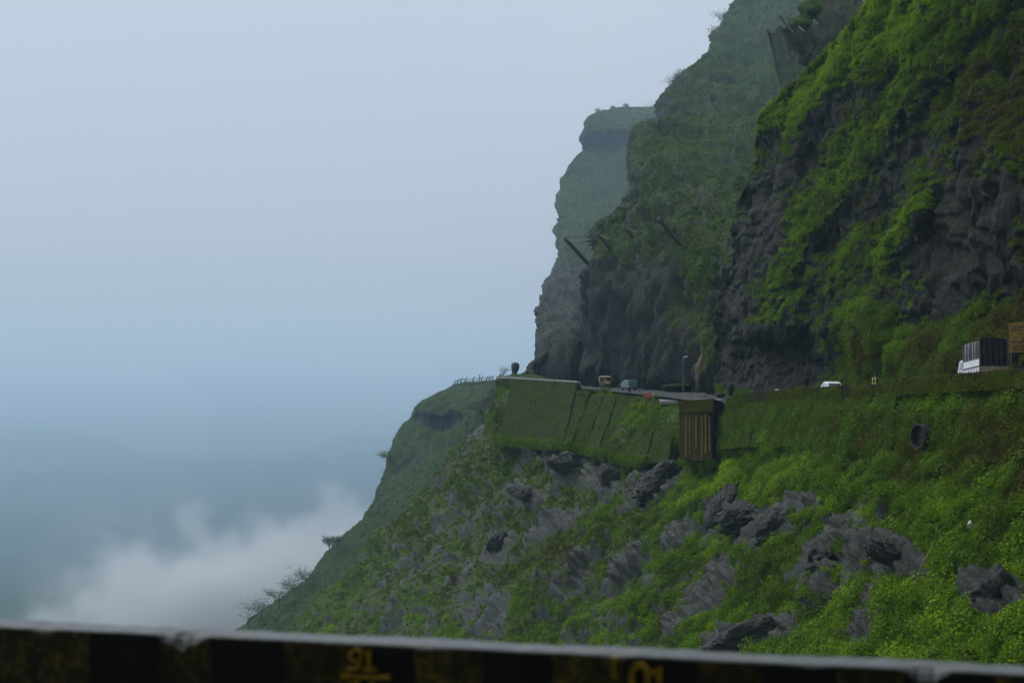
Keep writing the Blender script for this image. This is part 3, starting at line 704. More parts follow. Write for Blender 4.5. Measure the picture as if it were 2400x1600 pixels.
# ------------------------------------------------------------------ retaining walls and parapets along the far road
def wall_panel(name, q, t, mat, parent, nseg=8, rough=.12, seed=0, cover=.6):
    """a battered wall panel as a fine sheet with thickness: q = four world corners (top left, top right, bottom right, bottom left)"""
    tl, tr, br, bl = [Vector(p) for p in q]
    n = (tr - tl).cross(bl - tl).normalized()
    if n.dot(tl) > 0: n = -n
    nu_, nv_ = nseg + 1, nseg + 1; vs = []; fs = []
    for i in range(nu_):
        for j in range(nv_):
            a, c = i / nseg, j / nseg
            vs.append(tl * (1 - a) * (1 - c) + tr * a * (1 - c) + br * a * c + bl * (1 - a) * c)
    off_ = fbm(np.array(vs) / 1.7 + seed, 3) * rough
    vs = [v + n * o for v, o in zip(vs, off_)]
    for i in range(nseg):
        for j in range(nseg):
            k = i * nv_ + j; fs.append((k, k + 1, k + nv_ + 1, k + nv_))
    m0 = len(vs); vs += [p - n * t for p in (tl, tr, br, bl)]
    ring = [i * nv_ for i in range(nu_)] + [nseg * nv_ + j for j in range(1, nv_)] + [i * nv_ + nseg for i in range(nseg - 1, -1, -1)] + [j for j in range(nseg - 1, 0, -1)]
    back = []
    for k in ring:
        back.append(len(vs)); vs.append(Vector(vs[k]) - n * t)
    for i in range(len(ring)):
        j = (i + 1) % len(ring); fs.append((ring[j], ring[i], back[i], back[j]))
    Gp = np.array([tuple(v) for v in vs[:nu_ * nv_]]).reshape(nu_, nv_, 3); SURF['wall%d' % len(SURF)] = (Gp, np.tile(np.array(n), (nu_, nv_, 1)), np.full((nu_, nv_), cover), np.full((nu_, nv_), .5))
    b = MB(); b.add(vs, fs); return b.build(name, mat, parent)
def Yo(px, py, back=.9, rad=16): return surf_at('E', px, py, rad)[0][1] - back
fw = empty('retaining_wall', P(1260, 1012, 272), 'tall mossy retaining wall below the statue terrace', 'retaining wall')
def W(px, py, Y): return P(px, py, Y)
def under(o):                                             # keep world coordinates under an Empty parent
    o.matrix_parent_inverse = Matrix.Translation(o.parent.location).inverted(); return o
under(wall_panel('side_panel', [W(1163, 886, 304), W(1200, 887, 292), W(1186, 975, 289), W(1158, 965, 301)], 1.0, M['mossy_far'], fw, seed=1))
under(wall_panel('panel', [W(1200, 888, 292), W(1301, 893, 268), W(1270, 1046, min(264, Yo(1270, 1046, .3))), W(1168, 1036, min(288, Yo(1168, 1036, .3)))], 1.0, M['mossy_far'], fw, seed=2))
under(wall_panel('panel', [W(1302, 892, 267.6), W(1352, 898, 257), W(1316, 1052, min(253, Yo(1316, 1052, .3))), W(1270, 1047, min(264, Yo(1270, 1046, .3)))], 1.0, M['mossy_far'], fw, seed=3))
b = MB(); b.slab([W(1163, 886, 303), W(1201, 887, 291.4), W(1201, 882.5, 291.8), W(1163, 881.5, 303.4)], .6); b.slab([W(1201, 887.2, 291.4), W(1353, 896.5, 256.5), W(1353, 892, 256.8), W(1201, 882.7, 291.8)], .6); under(b.build('coping', M['concrete'], fw))

mw = empty('retaining_wall', P(1450, 1060, 232), 'green stepped retaining wall with leaning pleated panels below the broken road edge', 'retaining wall')
tops = [(1348, 921, 256), (1382, 924, 250), (1416, 926, 243.5), (1446, 928, 237.5), (1510, 934, 226), (1552, 940, 219), (1594, 944, 212)]
bots = [(1300, 1040, 253), (1336, 1046, 247.5), (1372, 1054, 241.5), (1402, 1060, 235.5), (1462, 1078, 224), (1512, 1084, 217.5), (1566, 1084, 211)]
bots = [(x_, y_, min(Y_, Yo(x_, y_, .5))) for x_, y_, Y_ in bots]
foot = np.array([[P(x_, y_ + dy_, Y_ - .6) for dy_ in (-6, 2, 12)] for x_, y_, Y_ in [(1160, 1028, min(288, Yo(1168, 1036, .3))), (1215, 1036, min(275, Yo(1220, 1040, .3))), (1272, 1042, min(263, Yo(1270, 1046, .3)))] + bots + [(1600, 1080, min(203, Yo(1600, 1080, .5))), (1635, 1084, min(202, Yo(1635, 1084, .5))), (1672, 1084, min(201, Yo(1672, 1084, .5)))]])
SURF['foot'] = (foot, np.tile(np.array([-.6, -.4, .7]), foot.shape[:2] + (1,)), np.ones(foot.shape[:2]), np.full(foot.shape[:2], .5))
for i in range(6):
    a, c = tops[i], tops[i + 1]; e_, f_ = bots[i], bots[i + 1]; k = .9 if i % 2 == 0 else .35
    under(wall_panel('panel', [W(a[0], a[1], a[2] - k), W(c[0] - 1.5, c[1], c[2] - k), W(f_[0] - 1.5, f_[1], f_[2] - k), W(e_[0], e_[1], e_[2] - k)], 1.3, M['mossy'], mw, seed=10 + i, rough=.22))
under(wall_panel('end_pilaster', [W(1350, 916, 254), W(1384, 915, 249), W(1378, 926, 248.4), W(1350, 926, 253.6)], 1.2, M['mossy_far'], mw, 4, .05))

bt = empty('buttress', P(1633, 1070, 200), 'brown streaked concrete buttress with a mossy cap under the road edge', 'buttress')
yb = min(203.5, Yo(1596, 1074, 1.2), Yo(1632, 1076, 1.2), Yo(1668, 1078, 1.0), Yo(1640, 1040, 1.2)); yt = yb + 2.2
under(wall_panel('body', [W(1592, 962, yb + 1.6), W(1668, 960, yb + .2), W(1668, 1082, yb - .4), W(1594, 1074, yb + 1.0)], 4.0, M['butt'], bt, 10, .05, 30, .0))
under(wall_panel('cap', [W(1590, 938, yb + 1.3), W(1672, 934, yb - .1), W(1671, 964, yb - .25), W(1591, 967, yb + 1.15)], 4.2, M['buttcap'], bt, 8, .05, 31, .15))
under(wall_panel('side_panel', [W(1672, 934, yb), W(1709, 950, yb + 3.5), W(1700, 1030, yb + 3.0), W(1669, 1082, yb - .3)], .5, M['dark_side'], bt, 8, .05, 32, .0))
for i, px in enumerate((1606, 1616, 1630, 1644, 1652, 1662)):
    b = MB(); y_ = yb - .12 + 1.5 * (1668 - px) / 76
    wd_ = (2.6, 1.6, 3.0, 1.8, 2.6, 1.5)[i]; b.slab([W(px, 1072 - 9 * (i % 3), y_ - .42), W(px + wd_, 1072 - 9 * (i % 3), y_ - .46), W(px + wd_, 968 + 6 * (i % 2), y_ + .06), W(px, 968 + 6 * (i % 2), y_ + .08)], .3); under(b.build('rib', M['rib'], bt))

pw = empty('parapet', tuple(edge_at(1900)), 'long brown moss grown parapet in front of the white hatchback', 'parapet wall')
ptop = [(1700, 934), (1733, 923), (1775, 917), (1878, 908), (1959, 905), (2096, 896), (2099, 886.5), (2206, 878), (2292, 871), (2400, 862), (2600, 842)]
def pseg(px0, px1, parent, h=1.15, name='panel', dy=0.0):
    n = max(2, int((px1 - px0) / 18)); fr_ = []; bk = []
    for i in range(n + 1):
        px = px0 + (px1 - px0) * i / n; e_ = edge_at(px); y_ = np.interp(px, [p_[0] for p_ in ptop], [p_[1] for p_ in ptop]) + dy
        fr_.append(Vector(P(px, y_, e_[1] - .25)))
    b = MB(); vs = []; fs = []
    for i, p_ in enumerate(fr_):
        tv = (fr_[min(i + 1, n)] - fr_[max(i - 1, 0)]); nrm_ = Vector((-tv.y, tv.x, 0)).normalized()
        if nrm_.dot(Vector((p_.x, p_.y, 0))) < 0: nrm_ = -nrm_
        j = .05 * math.sin(px0 * 3.1 + i * 2.3)
        vs += [p_ - Vector((0, 0, h)), p_ + Vector((0, 0, -.05 + j * .4)), p_ + nrm_ * .05 + Vector((0, 0, j * .4)), p_ + nrm_ * .40 + Vector((0, 0, j * .4)), p_ + nrm_ * .42 - Vector((0, 0, h))]
    for i in range(n):
        for k in range(5): fs.append((i * 5 + k, i * 5 + (k + 1) % 5, i * 5 + 5 + (k + 1) % 5, i * 5 + 5 + k))
    fs += [(4, 3, 2, 1, 0), tuple(n * 5 + k for k in range(5))]
    b.add(vs, fs)
    rows = 4; Gp = np.array([[tuple(p_ - Vector((0, 0, h * (1.25 - 1.2 * k / rows)))) for k in range(rows + 1)] for p_ in fr_]); nf = Vector((-1, -.6, .2)).normalized()
    SURF['parapet%d' % len(SURF)] = (Gp, np.tile(np.array(nf), (n + 1, rows + 1, 1)), np.tile(np.linspace(.95, .05, rows + 1), (n + 1, 1)), np.full((n + 1, rows + 1), .40))
    return under(b.build(name, M['parapet'], parent))
for a, c, hgt in ((1702, 1772, .95), (1773.5, 1844, 1.05), (1845.5, 1908, 1.1), (1909.5, 1974, 1.1), (1975.5, 2047, 1.0), (2048.5, 2096, 1.0)): pseg(a, c, pw, hgt)
cw = empty('retaining_wall', P(1900, 1040, 158), 'long creeper covered retaining wall under the brown parapet and the white hatchback', 'retaining wall')
yp_ = lambda px: float(np.interp(px, [p_[0] for p_ in ptop], [p_[1] for p_ in ptop]))
xs_ = (1704, 1772, 1846, 1910, 1976, 2046, 2104)
for i in range(6):
    a, c = xs_[i], xs_[i + 1] - 2; ea, ec = edge_at(a), edge_at(c); ha, hc = 1.1 * F / ea[1], 1.1 * F / ec[1]; la, lc = 4.6 * F / ea[1], 4.6 * F / ec[1]
    ba, bc = (a - 14, yp_(a) + ha + la), (c - 14, yp_(c) + hc + lc)
    under(wall_panel('panel', [P(a, yp_(a) + ha, ea[1] - .35), P(c, yp_(c) + hc, ec[1] - .35), P(*bc, min(ec[1] - .8, Yo(*bc, .25))), P(*ba, min(ea[1] - .8, Yo(*ba, .25)))], .8, M['mossy'], cw, 10, .10, 50 + i, .75))
    k_n = list(SURF)[-1]; SURF['creeper' + k_n] = SURF.pop(k_n)
pw2 = empty('parapet', tuple(edge_at(2250)), 'higher dark parapet below the truck and the yellow sign', 'parapet wall')
for a, c in ((2098, 2152), (2153.5, 2208), (2210, 2290), (2291.5, 2352), (2353.5, 2425), (2427, 2520)): pseg(a, c, pw2, 1.0)

# broken road edge between the two walls: pale ledge, beam, rails, barricade, berm
o = MB().slab([W(1545, 941, 216.0), W(1692, 938, 197.5), W(1692, 934.5, 199.5), W(1545, 935, 218.5)], .35).build('concrete_ledge', M['concrete'])
tag(o, 'pale concrete ledge lying along the broken road edge beside the buttress', 'ledge')
gr = empty('guard_rail', P(1620, 930, 224), 'double dull steel guard rail behind the pale concrete ledge', 'guard rail')
for dy_ in (0, 5.5):
    under(MB().tube([P(1585, 921.5 + dy_, 227), P(1655, 921.5 + dy_, 214)], .07, 6).build('rail', M['steel'], gr))
for px, Y_ in ((1588, 226.5), (1620, 220.5), (1652, 214.6)):
    under(MB().box((P(px, 929, Y_)[0], Y_ + .12, P(px, 928, Y_)[2]), (.12, .1, .85)).build('post', M['dark_steel'], gr))
br_ = empty('barricade', P(1520, 934, 223), 'small orange slatted barricade standing on the broken road edge', 'barricade')
for k in range(4): under(MB().box((P(1510 + k * 5.5, 926, 222.5)[0], 222.5, P(1510, 926.5, 222.5)[2]), (.22, .10, .62)).build('slat', M['orange'], br_))
for dy_ in (921.5, 930.5): under(MB().box((P(1518, dy_, 222.6)[0], 222.62, P(1518, dy_, 222.6)[2]), (1.35, .06, .12)).build('rail', M['orange'], br_))
under(MB().box((P(1530.5, 926, 222.4)[0], 222.4, P(1530, 926, 222.4)[2]), (.07, .08, .9)).build('post', M['white'], br_))

def lump(name, c, r, mat, seed, parent=None, sub=3, rot=0.0, rough=.28, flat=0.0, tilt=0.0):
    bm = bmesh.new(); bmesh.ops.create_icosphere(bm, subdivisions=sub, radius=1.0)
    co = np.array([v.co[:] for v in bm.verts])
    rd = 1 + rough * fbm(co * 1.1 + seed * 3.7, 3) + rough * .35 * (ridged(co * 2.2 + seed, 3) - 1)
    # a few plane cuts give broken faces
    rs = np.random.default_rng(seed)
    co = co * rd[:, None]
    for _ in range(7):
        n_ = rs.normal(size=3); n_ /= np.linalg.norm(n_); h_ = rs.uniform(.55, .85); dd_ = co @ n_
        co = co - np.outer(np.maximum(dd_ - h_, 0) * .85, n_)
    if sub > 3:
        ax_ = rs.normal(size=3) * .35 + np.array([.35, .1, .9]); ax_ /= np.linalg.norm(ax_); l_ = co @ ax_ * 4.2 + .5 * fbm(co * 1.6 + seed, 3)
        nr_ = co / np.linalg.norm(co, axis=1)[:, None]
        co = co + nr_ * (.10 * (np.floor(l_) + sstep(.6, 1.0, l_ - np.floor(l_)) - l_))[:, None] + nr_ * (.09 * (ridged(co * np.array([3.4, 3.4, 2.0]) + seed, 4) - 1))[:, None]
    co = co * np.array(r)
    co += .03 * min(r) * fbm(co * 6 / max(min(r), .1), 3)[:, None]
    ct, st_ = math.cos(tilt), math.sin(tilt); x, z_ = co[:, 0] * ct - co[:, 2] * st_, co[:, 0] * st_ + co[:, 2] * ct; co = np.stack([x, co[:, 1], z_], -1)
    cr, sr = math.cos(rot), math.sin(rot); x, y_ = co[:, 0] * cr - co[:, 1] * sr, co[:, 0] * sr + co[:, 1] * cr; co = np.stack([x, y_, co[:, 2]], -1)
    for v, q_ in zip(bm.verts, co): v.co = q_
    me = bpy.data.meshes.new(name); bm.to_mesh(me); bm.free()
    n_ = np.empty(len(me.vertices) * 3, np.float32); me.vertices.foreach_get('normal', n_); n_ = n_.reshape(-1, 3)
    at = me.attributes.new('cover', 'FLOAT', 'POINT'); at.data.foreach_set('value', np.clip(flat + .5 * (n_[:, 2] - .6), 0, 1).astype(np.float32))
    me.polygons.foreach_set('use_smooth', np.ones(len(me.polygons), bool)); me.materials.append(mat)
    o = bpy.data.objects.new(name, me); COL.objects.link(o); o.location = c
    if parent: o.parent = parent
    return o
tag(lump('earth_berm', P(1588, 910, 240), (4.2, 2.0, .75), M['mossy_far'], 5, rot=-1.2, flat=.7), 'low earth berm with pale dry grass behind the guard rail', 'berm')
tag(lump('earth_scar', P(1642, 874, 236), (1.0, .9, 2.0), M['ochre'], 8, sub=4, rot=-.9, tilt=-.35, rough=.6), 'ochre patch of bare earth at the foot of the cliff by the street lamp', 'earth bank')
tag(lump('boulder', P(1712, 912, 196), (.5, .5, .75), M['stone'], 12, sub=3), 'small upright grey boulder in the gap beside the buttress', 'boulder')
tag(lump('boulder', P(1690, 925, 199), (.6, .5, .4), M['stone'], 13, sub=3), 'low grey boulder at the right end of the pale ledge', 'boulder')
for px, py_, Y_, r_, sd, tl, lab in ((1262, 866, 326, (3.0, 2.4, 1.8), 21, .7, 'dark boulder at the foot of the headland beside the statue'), (1238, 877, 320, (1.7, 1.3, .9), 22, .5, 'low dark boulder next to the statue')):
    tag(lump('boulder', P(px, py_, Y_), r_, M['far'], sd, sub=4, flat=.4, tilt=tl, rough=.6), lab, 'boulder')

# boulders and outcrops on the lower slope: px, py, half width px, half height px, tilt, label
BLD = [
 (1745, 1215, 55, 46, -.5, 'round brown boulder jutting out of the slope, capped with grass', .2),
 (1538, 1138, 72, 34, -.75, 'slanting dark outcrop directly below the buttress', 0),
 (1690, 1186, 56, 22, -1.0, 'narrow upright grey rock just left of the round brown boulder', 0),
 (1815, 1245, 62, 40, -.6, 'grey rock face just right of the round brown boulder', 0),
 (1945, 1300, 95, 58, -.7, 'large cracked grey outcrop in the middle of the near slope', .05),
 (2105, 1300, 88, 40, .25, 'wide grey outcrop with an overhanging right edge above the ferns', .05),
 (2345, 1400, 70, 62, -.7, 'grey boulder at the right edge above the parapet wall', .05),
 (1765, 1490, 100, 40, -.3, 'smooth pale slab of rock low on the slope above the parapet', .0),
 (1425, 1120, 26, 34, 0, 'dark blocky rock left of the slanting outcrop', .1),
 (1340, 1095, 62, 30, .25, 'broad grey outcrop below the pleated retaining wall', .1),
 (1232, 1162, 46, 20, .4, 'pale streaked rock on the slope below the tall retaining wall', 0),
 (1170, 1272, 36, 22, -.8, 'small grey rock on the hazy middle of the slope', 0)]
for i, (px, py_, rx, ry, tl, lab, fl) in enumerate(BLD):
    p_, n_ = surf_at('E', px, py_); Y_ = p_[1]; k = Y_ / F
    o = lump('outcrop' if 'outcrop' in lab or 'slab' in lab or 'face' in lab else 'boulder', P(px, py_, Y_ + min(rx, ry) * k * .85), (rx * k * 1.05, min(rx, ry) * k * 1.15, ry * k * 1.05), M['slope'], 40 + i, sub=5, flat=fl, tilt=-tl, rough=.34)
    tag(o, lab, 'outcrop' if o.name.startswith('outcrop') else 'boulder')

# ------------------------------------------------------------------ culvert pipe, litter, poles
p_, n_ = surf_at('E', 2155, 1022); Y_ = p_[1]
c0 = Vector(P(2150, 1022, Y_ - 2.9)); ax = Vector((.93, .36, -.03)).normalized(); rr = 29 * Y_ / F
cp = empty('culvert_pipe', tuple(c0), 'dark round culvert pipe sticking out of the overgrown slope', 'pipe')
def ring_pipe(c, ax, r0, r1, L):
    u_ = ax.cross(Vector((0, 0, 1))).normalized(); w_ = ax.cross(u_); vs = []; fs = []; n = 20
    for (d_, r_) in ((0, r0), (L, r0), (L, r1), (0, r1)):
        for k in range(n):
            a = 2 * math.pi * k / n; vs.append(c + ax * d_ + u_ * r_ * math.cos(a) + w_ * r_ * math.sin(a))
    for q_ in range(4):
        for k in range(n): fs.append((q_ * n + k, q_ * n + (k + 1) % n, ((q_ + 1) % 4) * n + (k + 1) % n, ((q_ + 1) % 4) * n + k))
    return MB().add(vs, fs)
under(ring_pipe(c0, ax, rr, rr * .88, 4.0).build('barrel', M['pipe'], cp, smooth=False))
under(ring_pipe(c0 - ax * .02, ax, rr * 1.01, rr * .9, .08).build('collar', M['pipe'], cp))
p_, n_ = surf_at('E', 2180, 1290)
under(MB().tube([c0 + ax * .5, c0 + ax * .6], rr * .90, 20).build('mouth_shade_disc', M['tyre'], cp))  # dark disc added inside the barrel in place of its inner shade
p_, n_ = surf_at('E', 2180, 1290)
tag(MB().tube([P(2140, 1392, p_[1] - 1.2), P(2158, 1330, p_[1] - 1.25), P(2190, 1272, p_[1] - .8)], .05, 6).build('bamboo_pole', M['drygrass']), 'thin brown bamboo pole leaning against the rock on the near slope', 'pole')
p_, n_ = surf_at('E', 2227, 1298)
tag(MB().tube([P(2222, 1305, p_[1] - .5), P(2232, 1291, p_[1] - .5)], .05, 6).build('stick', M['cream']), 'short pale stick lying among the ferns on the near slope', 'stick')
p_, n_ = surf_at('E', 2275, 1228)
o = lump('rag', P(2274, 1229, p_[1] - .5), (.22, .12, .30), M['cloth_pale'], 71, sub=3, rough=.7); tag(o, 'white rag caught in the bushes at the right of the slope', 'litter')
p_, n_ = surf_at('E', 1360, 1014, 14)
tag(MB().tube([P(1338, 1011, 240), P(1358, 1013, 240.2), P(1372, 1013, 240), P(1388, 1009, 239.6)], .10, 5, .04).build('fallen_branch', M['bark']), 'dark fallen branch lying on the green pleated wall', 'branch')
p_, n_ = surf_at('D', 2000, 770)
tag(MB().tube([P(1986, 752, p_[1] - 2.5), P(2020, 790, p_[1] - .8)], .07, 6).build('leaning_pole', M['dark_steel']), 'short dark pole slanting out of the cliff above the bank', 'pole')

# ------------------------------------------------------------------ rock fall nets
M['net'] = plain('net_wire', (.006, .009, .0075), .6, .2, 3)
def rope(a, c, sag, n=8):
    a, c = Vector(a), Vector(c); return [a.lerp(c, i / n) - Vector((0, 0, sag * 4 * (i / n) * (1 - i / n))) for i in range(n + 1)]
def lattice(name, top, bot, nu_, nv_, r, parent, bulge=1.0, seed=0):
    """wire mesh hung between an upper and a lower line of world points"""
    tp = polyline_resample(top, nu_); bp = polyline_resample(bot, nu_)
    s_ = np.linspace(0, 1, nv_)[None, :, None]
    Gn = tp[:, None] * (1 - s_) + bp[:, None] * s_
    Gn[..., 1] -= (bulge * np.sin(np.pi * s_[..., 0]) ** .7) * (1 + .5 * perlin(np.stack([np.repeat(np.arange(nu_), nv_) * .25, np.tile(np.arange(nv_), nu_) * .2, np.full(nu_ * nv_, seed + .5)], -1)).reshape(nu_, nv_))
    vs = []; fs = []
    def strip(line):
        n0 = len(vs); m = len(line)
        for i in range(m):
            q_ = line[i]; vs.extend([(q_[0] - r, q_[1], q_[2] - r), (q_[0] + r, q_[1], q_[2] - r * .2), (q_[0], q_[1] - r, q_[2] + r)])
        for i in range(m - 1):
            for k in range(3): fs.append((n0 + i * 3 + k, n0 + i * 3 + (k + 1) % 3, n0 + i * 3 + 3 + (k + 1) % 3, n0 + i * 3 + 3 + k))
    for i in range(nu_): strip(Gn[i])
    for j in range(nv_): strip(Gn[:, j])
    me = bpy.data.meshes.new(name); me.from_pydata([tuple(map(float, v)) for v in vs], [], fs); me.materials.append(M['net'])
    o = bpy.data.objects.new(name, me); COL.objects.link(o); o.parent = parent; o['kind'] = 'stuff'; return under(o)
n1 = empty('rockfall_net', P(1500, 700, 262), 'dark rockfall net hung from leaning posts over the base of the misty middle cliff', 'rockfall net')
posts1 = [((1322, 556, 284), (1398, 640, 293)), ((1400, 545, 277), (1436, 590, 287)), ((1466, 532, 269), (1482, 556, 281)), ((1543, 512, 260), (1600, 580, 268))]
for a, c in posts1: under(MB().tube([P(*a), P(*c)], .32, 8).build('post', M['dark_steel'], n1))
tips = [P(*a) for a, c in posts1]
cb = MB()
for i in range(3): cb.tube(rope(tips[i], tips[i + 1], 1.3), .06, 4)
cb.tube(rope(tips[0], P(1460, 540, 296), .3), .05, 4); cb.tube(rope(tips[3], P(1640, 520, 268), .5), .05, 4)
under(cb.build('cable', M['dark_steel'], n1))
tp = sum([[tuple(q_) for q_ in rope(tips[i], tips[i + 1], 1.6, 5)][:5] for i in range(3)], []) + [tips[3], P(1610, 585, 262)]
bp_ = [P(1392, 878, 279), P(1420, 880, 271), P(1470, 884, 260), P(1540, 888, 248), P(1600, 890, 240), P(1640, 890, 233)]
lattice('net', tp, bp_, 84, 44, .012, n1, .6, 2)
under(MB().tube([P(1466, 534, 268.8), P(1474, 524, 268.5)], .10, 6).build('end_cap', M['steel'], n1))

tag(lump('crest_shoulder', P(2010, 85, 252), (9.5, 6.0, 8.5), M['cliff'], 91, sub=5, flat=.85, tilt=-.5), 'dark rocky shoulder behind the tattered net above the near crest', 'outcrop')
n2 = empty('rockfall_net', P(1880, 120, 228.3), 'tattered rockfall net with crooked posts standing behind the crest of the near cliff', 'rockfall net')
posts2 = [((1797, 70, 232.8), (1806, 86, 232.8)), ((1827, 38, 233.9), (1860, 80, 232.8)), ((1873, 64, 233.9), (1886, 78, 232.8)), ((1908, 48, 233.9), (1916, 60, 232.8))]
for a, c in posts2: under(MB().tube([P(*a), P(*c)], .17, 6).build('post', M['dark_steel'], n2))
top2 = [P(1798, 73, 232.8), P(1808, 80, 232.6), P(1816, 78, 232.6), P(1824, 63, 232.8), P(1829, 62, 232.8), P(1840, 71, 232.6), P(1858, 78, 232.3), P(1868, 75, 232.6), P(1873, 66, 232.8), P(1880, 73, 232.6), P(1892, 75, 232.3), P(1902, 65, 232.6), P(1909, 50, 232.8), P(1922, 34, 232.3), P(1934, 5, 231.6), P(1945, -40, 231.6), P(2060, -90, 226.0)]
bot2 = [P(1835, 236, 229.4), P(1860, 230, 228.3), P(1890, 215, 227.1), P(1930, 190, 226.0), P(1970, 150, 224.9), P(2010, 110, 223.7), P(2060, 60, 221.5), P(2120, 0, 219.2)]
lattice('net', top2, bot2, 120, 76, .023, n2, .5, 4)
cb = MB(); cb.tube(rope(P(1827, 38, 233.9), P(1908, 48, 233.9), .3), .04, 4); cb.tube([P(1827, 38, 233.9), P(1824, 66, 232.8)], .05, 4); cb.tube([P(1797, 72, 232.8), P(1815, 150, 230.5), P(1834, 226, 229.4)], .09, 4)
cb.tube(rope(P(1875, 66, 233.9), P(1909, 50, 232.8), 1.0), .05, 4); cb.tube(rope(P(1797, 70, 232.8), P(1826, 60, 232.8), .8), .05, 4)
under(cb.build('cable', M['dark_steel'], n2))
p_ = P(2020, 10, 178)
tag(MB().tube([P(2018, -8, 196), P(2030, 14, 195), P(2048, 34, 194)], .06, 5).build('cable', M['steel']), 'slack pale cable trailing over the grassy crest at the top', 'cable')

# ------------------------------------------------------------------ vehicles (local: +Y forward, X right, origin on the road under the tail)
def truck():
    t = empty('pickup_truck', (0, 0, 0), 'white cargo truck under a black tarpaulin driving away behind the parapet', 'truck')
    W2 = 1.08
    MB().box((0, 2.1, .78), (1.9, 4.1, .22)).build('chassis', M['dark_steel'], t)
    # side boards: plank above, gap, blocks of the lower rail
    for sx in (-1, 1):
        MB().box((sx * W2, 2.05, 1.72), (.06, 4.1, .42)).build('side_board', M['white'], t, bevel=.012)
        MB().box((sx * (W2 + .02), 2.05, 1.47), (.07, 4.1, .10)).build('rail', M['white'], t)
        for k in range(6): MB().box((sx * W2, .32 + k * .69, 1.16), (.06, .50, .34)).build('lower_board', M['white'], t, bevel=.012)
        MB().box((sx * (W2 - .03), 2.05, 1.36), (.04, 4.1, .12)).build('gap_shade_strip', M['dark_steel'], t)  # dark strip filling the open gap, standing in for the shade there
    for sx in (-1, 1):
        MB().box((sx * W2, -.02, 2.15), (.09, .09, 2.5)).build('corner_post', M['rust'], t)
        MB().box((sx * W2, 4.1, 2.1), (.08, .08, 2.3)).build('corner_post', M['rust'], t)
    # tail frame
    MB().box((0, -.03, 1.10), (2.1, .07, .30)).build('tail_board', M['cream'], t, bevel=.01)
    MB().box((0, -.05, 1.32), (2.16, .07, .06)).build('rail', M['cream'], t)
    for k in range(5): MB().box((-.8 + .4 * k, -.072, 1.10), (.05, .03, .28)).build('batten', M['rust'], t)
    # tarpaulin: tail curtain with folds, arched roof, sides
    nx, nz_ = 33, 14; vs = []; fs = []
    for i in range(nx):
        x = -W2 + .05 + (2 * W2 - .1) * i / (nx - 1)
        for j in range(nz_):
            a = j / (nz_ - 1); arch = .16 * (1 - (x / W2) ** 2)
            zz_ = 1.36 + (1.98 + arch) * a
            vs.append((x, .03 + .035 * math.sin(x * 15 + a * 1.5) * (1 - a * .6) + .02 * math.sin(zz_ * 5), zz_))
    for i in range(nx - 1):
        for j in range(nz_ - 1): k = i * nz_ + j; fs.append((k, k + nz_, k + nz_ + 1, k + 1))
    MB().add(vs, fs).build('tail_curtain', M['tarp'], t, smooth=True)
    ny = 24; vs = []; fs = []
    prof = [(-W2 - .02, 1.92), (-W2 - .03, 2.4), (-W2 - .02, 2.9), (-W2 + .02, 3.30), (-W2 * .6, 3.42), (0, 3.52), (W2 * .6, 3.42), (W2 - .02, 3.30), (W2 + .02, 2.9), (W2 + .03, 2.4), (W2 + .02, 1.92)]
    for i in range(ny):
        y_ = .02 + 4.1 * i / (ny - 1)
        sgy = .05 * math.sin(y_ * 2 * math.pi / 1.02)
        for (x, zz_) in prof: vs.append((x * (1 + .018 * math.sin(y_ * 6.1)) + (.02 * math.sin(y_ * 9 + zz_ * 3)), y_, zz_ - (.06 + sgy if zz_ > 3.2 else 0) * .6))
    m = len(prof)
    for i in range(ny - 1):
        for j in range(m - 1): k = i * m + j; fs.append((k, k + 1, k + m + 1, k + m))
    MB().add(vs, fs).build('tarpaulin', M['tarp'], t, smooth=True)
    for y_ in (.9, 1.5, 2.6, 3.3): MB().tube([(-W2 - .06, y_, 1.9), (-W2 - .07, y_ + .05, 2.6), (-W2 - .03, y_, 3.3)], .022, 4).build('tie_rope', M['white'], t)
    # cab
    cab = MB().prism([(4.25, .75), (6.0, .75), (6.05, 1.35), (5.55, 2.15), (4.25, 2.2)], -.98, .98, 'x').build('cab', M['white'], t, bevel=.05)
    MB().prism([(5.62, 1.42), (6.03, 1.40), (5.60, 2.05), (5.50, 2.06)], -.90, .90, 'x').build('windscreen', M['glass'], t)
    for sx in (-1, 1):
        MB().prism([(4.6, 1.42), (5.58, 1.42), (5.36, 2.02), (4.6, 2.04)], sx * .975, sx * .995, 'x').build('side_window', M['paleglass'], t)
        MB().box((sx * 1.2, 5.5, 1.65), (.12, .08, .32)).build('mirror', M['dark_steel'], t)
        MB().box((sx * .92, -.04, .82), (.22, .06, .14)).build('tail_light', M['red'], t)
        for y_ in (1.0, 5.1):
            w_ = MB().tube([(sx * .72, y_, .40), (sx * 1.0, y_, .40)], .40, 16).build('wheel', M['tyre'], t)
            MB().tube([(sx * 1.0, y_, .40), (sx * 1.02, y_, .40)], .22, 12).build('rim', M['steel'], w_)
    return t
